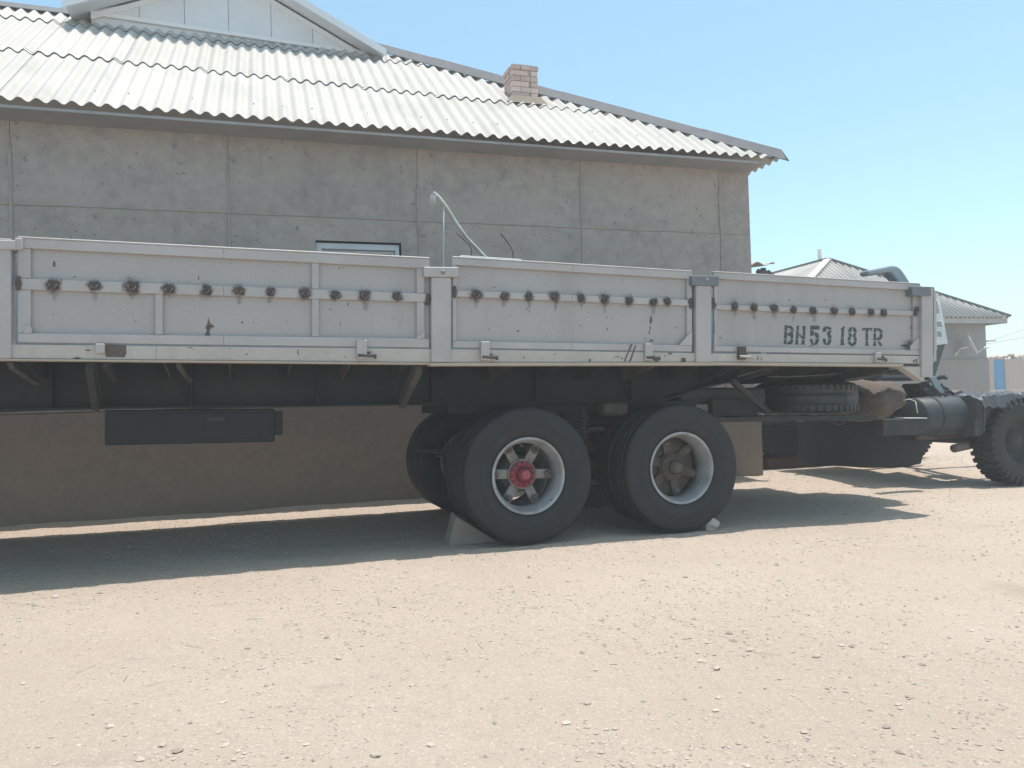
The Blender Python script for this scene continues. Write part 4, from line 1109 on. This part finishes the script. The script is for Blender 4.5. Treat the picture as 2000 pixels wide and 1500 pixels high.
# ================================================================ tractor with tipped cab
tr = thing('truck', 'stripped dark truck with its pale cab tipped forward beyond the trailer nose', 'truck')
TY = 7.19
wc = at(1999, 862, Y=TY)
Rw = .54
fw = lugged(Rw, .30, 34).build('wheel', MT['rubber'], tr); fw.location = (wc.x, TY+.15, wc.z)
MB().lathe([(-.10, .30), (-.12, .285), (-.06, .27), (.0, .25), (.02, .12), (-.06, .10), (-.09, .001)], n=40).build('rim', MT['dust'], fw)
f2 = inst(fw.data, 'wheel', tr, (wc.x, TY+2.2, wc.z))
MB().tube([(wc.x, TY+.2, wc.z), (wc.x, TY+2.2, wc.z)], .07, 10).build('axle', MT['dark'], tr)
# frame rails
for y in (TY+.65, TY+1.5):
    a = at(1700, 845, Y=y); b = at(1990, 850, Y=y); z1 = at(1850, 808, Y=y).z; z0 = at(1850, 857, Y=y).z
    MB().box(at(1797, 845, Y=y).x, wc.x+1.6, y, y+.07, z0, z1).build('frame_rail', MT['brown'], tr)
for x in (7.4, 8.1, 8.7): MB().box(x, x+.08, TY+.72, TY+1.5, .55, .75).build('cross_member', MT['dark'], tr)
# ribbed cylindrical tank beside the rail
tY = TY+.42
a = at(1793, 812, Y=tY); b = at(1906, 812, Y=tY); rr = (at(1850, 775, Y=tY-.1).z-at(1850, 850, Y=tY-.1).z)/2
zc_ = (at(1850, 775, Y=tY).z+at(1850, 848, Y=tY).z)/2
m = MB(); n = 36; L = b.x-a.x+.25
prof = [(0, .01), (0, rr*.9), (.03, rr), (L-.03, rr), (L, rr*.9), (L, .01)]
a.x -= .08; L += .08; prof = [(0, .01), (0, rr*.9), (.03, rr), (L-.03, rr), (L, rr*.9), (L, .01)]
m.lathe(prof, (a.x, tY, zc_), n, axis='x')
tk = m.build('fuel_tank', MT['tank'], tr)
for f in (.2, .55, .8):
    MB().lathe([(-.02, rr), (-.014, rr+.012), (.014, rr+.012), (.02, rr)], (a.x+L*f, tY, zc_), n, axis='x').build('tank_strap', MT['tank' if f > .5 else 'dust'], tk)
MB().lathe([(-.01, .02), (.03, .022), (.03, .001)], (a.x+L*.42, tY, zc_+rr), 10, axis='z').build('filler_cap', MT['dark'], tk)
sgy = TY+1.82
sb = MB().prism([at(x, y, Y=TY+.05) for x, y in ((1725, 852), (1800, 849), (1812, 842), (1812, 818), (1725, 818))], (0, .12, 0)).build('side_box', MT['dust'], tr, bevel=.01)
MB().prism([at(x, y, Y=TY+.04) for x, y in ((1766, 817.4), (1811, 817.4), (1811, 815.6), (1766, 815.4))], (0, .14, 0)).build('edge_strip', MT['trim'], sb)
MB().prism([at(x, y, Y=sgy) for x, y in ((1560, 890), (1572, 904), (1600, 909), (1650, 911), (1700, 914), (1770, 913), (1800, 905), (1806, 880), (1808, 848), (1740, 849), (1740, 822), (1560, 822))], (0, .06, 0)).build('splash_guard', MT['dark'], tr, bevel=.01)
# torn black tarpaulin over the front mudguard
m = MB(); vs = []; fs = []; nu, nv = 26, 12
for i in range(nu+1):
    f = i/nu; px_ = 1900+f*105
    pyv = 776-9*math.sin(min(1, f*1.25)*pi*.62)+ (f > .75)*(f-.75)*20
    for j in range(nv+1):
        g = j/nv; c = at(px_, pyv, Y=TY+.0+g*.55)
        zz = c.z+.05*noise.noise((f*7, g*4, 2))+.02*noise.noise((f*19, g*9, 0))
        if j == 0: zz -= .16+.10*noise.noise((f*5, 0, 7)); 
        if j == 1: zz -= .03
        if i == 0: zz -= .25
        base = at(px_, pyv, Y=TY+.12)
        vs.append((base.x+.02*noise.noise((f*9, g*9, 4)), TY-.01+g*.6, base.z+(zz-c.z)))
for i in range(nu):
    for j in range(nv): q = i*(nv+1)+j; fs.append((q, q+1, q+nv+2, q+nv+1))
m.add(vs, fs, 0, False)
o = m.build('tarpaulin', MT['tarp'], tr); sm = o.modifiers.new('solid', 'SOLIDIFY'); sm.thickness = .02
# mudguard body behind the tarp
MB().prism([at(1905, 778, Y=TY+.1), at(1948, 770, Y=TY+.1), at(1990, 776, Y=TY+.1), at(1975, 790, Y=TY+.1), at(1945, 812, Y=TY+.1), at(1932, 850, Y=TY+.1), at(1905, 852, Y=TY+.1)], (0, .5, 0)).build('mudguard', MT['tarp'], tr)
# exhaust pipe stub near the ground
MB().tube([at(1863, 876, Y=TY+.3), at(1890, 870, Y=TY+.35), at(1935, 860, Y=TY+.4)], .052, 12).build('exhaust_pipe', MT['brown'], tr)
# engine and clutter on the frame
E = TY+.8
def ebox(x0, x1, y0, y1, mat, dp=.5, Y=E, nm='engine_part'):
    a = at(x0, y1, Y=Y); b = at(x1, y0, Y=Y); MB().box(a.x, b.x, Y, Y+dp, a.z, b.z).build(nm, MT[mat], tr, bevel=.012)
eng = ebox(1780, 1838, 752, 800, 'dark', .7)
ebox(1700, 1790, 790, 815, 'dark', .6)
for k in range(16):
    x = random.uniform(1788, 1836); y = random.uniform(736, 772)
    c = at(x, y, Y=E-.05+random.uniform(-.2, .3)); ang = random.uniform(-.5, .5); L = random.uniform(.1, .35)
    MB().tube([c, c+Vector((L*.6*cos(ang), .03, L*.4*sin(ang))), c+Vector((L*cos(ang), 0, L*sin(ang)-.03))], random.uniform(.012, .03), 6).build('engine_pipe', MT[random.choice(('dark', 'dust', 'tank', 'rod'))], tr)
ebox(1797, 1818, 748, 762, 'dark', .3, E-.2); ebox(1806, 1822, 758, 768, 'dust', .2, E-.3)
m = MB(); m.prism([at(1851, 776, Y=E), at(1890, 774, Y=E), at(1882, 765, Y=E), at(1878, 761, Y=E), at(1862, 767, Y=E), at(1852, 759, Y=E)], (0, .35, 0)); m.build('engine_cover', MT['brown'], tr, bevel=.01)
m = MB(); m.prism([at(1825, 776, Y=E-.1), at(1851, 776, Y=E-.1), at(1850, 772.5, Y=E-.1), at(1826, 773, Y=E-.1)], (0, .4, 0)); m.build('step_plate', MT['trim'], tr)
# tipped cab
CYB = 7.75
def cb(x, y, Y=CYB): return at(x, y, Y=Y)
m = MB(); m.prism([cb(1720, 742), cb(1828, 742), cb(1850, 672), cb(1836, 580), cb(1815, 562), cb(1720, 562)], (0, 1.9, 0))
cab_ = m.build('cab', MT['cabdark'], tr, bevel=.03)
dpan = MB().prism([cb(1819, 676, CYB-.03), cb(1852, 671, CYB-.03), cb(1843, 620, CYB-.03), cb(1833, 573, CYB-.03), cb(1820, 571, CYB-.03)], (0, .03, 0)).build('cab_panel', MT['cab'], cab_, bevel=.006)
def ring(pts, w_, t, nm='recess_rim'):
    P = [cb(x, y, t) for x, y in pts]; P.append(P[0]); P.append(P[1])
    MB().tube(P, w_, 6, caps=False).build(nm, MT['trim'], cab_)
ring([(1825, 583), (1828, 582), (1834, 600), (1836, 612), (1831, 616), (1826, 616)], .010, CYB-.035)
MB().prism([cb(1826, 587, CYB-.034), cb(1829, 587, CYB-.034), cb(1833, 611, CYB-.034), cb(1827, 613, CYB-.034)], (0, .003, 0)).build('window_slot', MT['spoiler'], cab_)
for y in (627, 646):
    ring([(1828, y), (1838, y), (1841, y+9), (1840, y+13), (1829, y+13)], .009, CYB-.035)
    MB().prism([cb(1829, y+11, CYB-.034), cb(1839, y+11, CYB-.034), cb(1837, y+2, CYB-.034), cb(1829, y+2, CYB-.034)], (0, .003, 0)).build('louvre_recess', MT['spoiler'], cab_)
MB().prism([cb(1826, 683, CYB-.02), cb(1831, 683, CYB-.02), cb(1829, 670, CYB-.02), cb(1824, 600, CYB-.02), cb(1821, 600, CYB-.02)], (0, .04, 0)).build('cab_post', MT['beam'], cab_)
MB().prism([cb(1817, 737, CYB-.1), cb(1828, 734, CYB-.1), cb(1835, 748, CYB-.1), cb(1846, 768, CYB-.1), cb(1838, 768, CYB-.1), cb(1826, 756, CYB-.1)], (0, .03, 0)).build('loose_panel', MT['spoiler'], cab_)
# roof deflector
def defl():
    D = CYB+.15
    pts = [(1694, 531), (1697, 527), (1722, 522), (1741, 518), (1752, 519), (1760, 524), (1769, 536), (1776, 547), (1779, 553), (1782, 562), (1764, 562), (1757, 553), (1750, 543), (1742, 533), (1735, 532), (1718, 535), (1698, 538)]
    m = MB().prism([at(x, y, Y=D) for x, y in pts], (0, .16, 0))
    o = m.build('roof_deflector', MT['spoiler'], cab_, bevel=.03); o.modifiers['bevel'].segments = 3
    for p_ in o.data.polygons: p_.use_smooth = False
defl()

# ================================================================ thin haze volume, added to stand in for window glare
hz = MB().box(-420, 420, -420, 420, -1.8, 9.5).build('glare_haze', [])
hz.data.materials.clear()
hm = bpy.data.materials.new('glare_veil'); hm.use_nodes = True; t = hm.node_tree; t.nodes.clear()
ou = t.nodes.new('ShaderNodeOutputMaterial'); pv = t.nodes.new('ShaderNodeVolumePrincipled')
pv.inputs['Color'].default_value = (.90, .96, 1.0, 1); pv.inputs['Density'].default_value = .004; pv.inputs['Anisotropy'].default_value = .0
t.links.new(pv.outputs[0], ou.inputs['Volume']); hz.data.materials.append(hm); hz['kind'] = 'stuff'
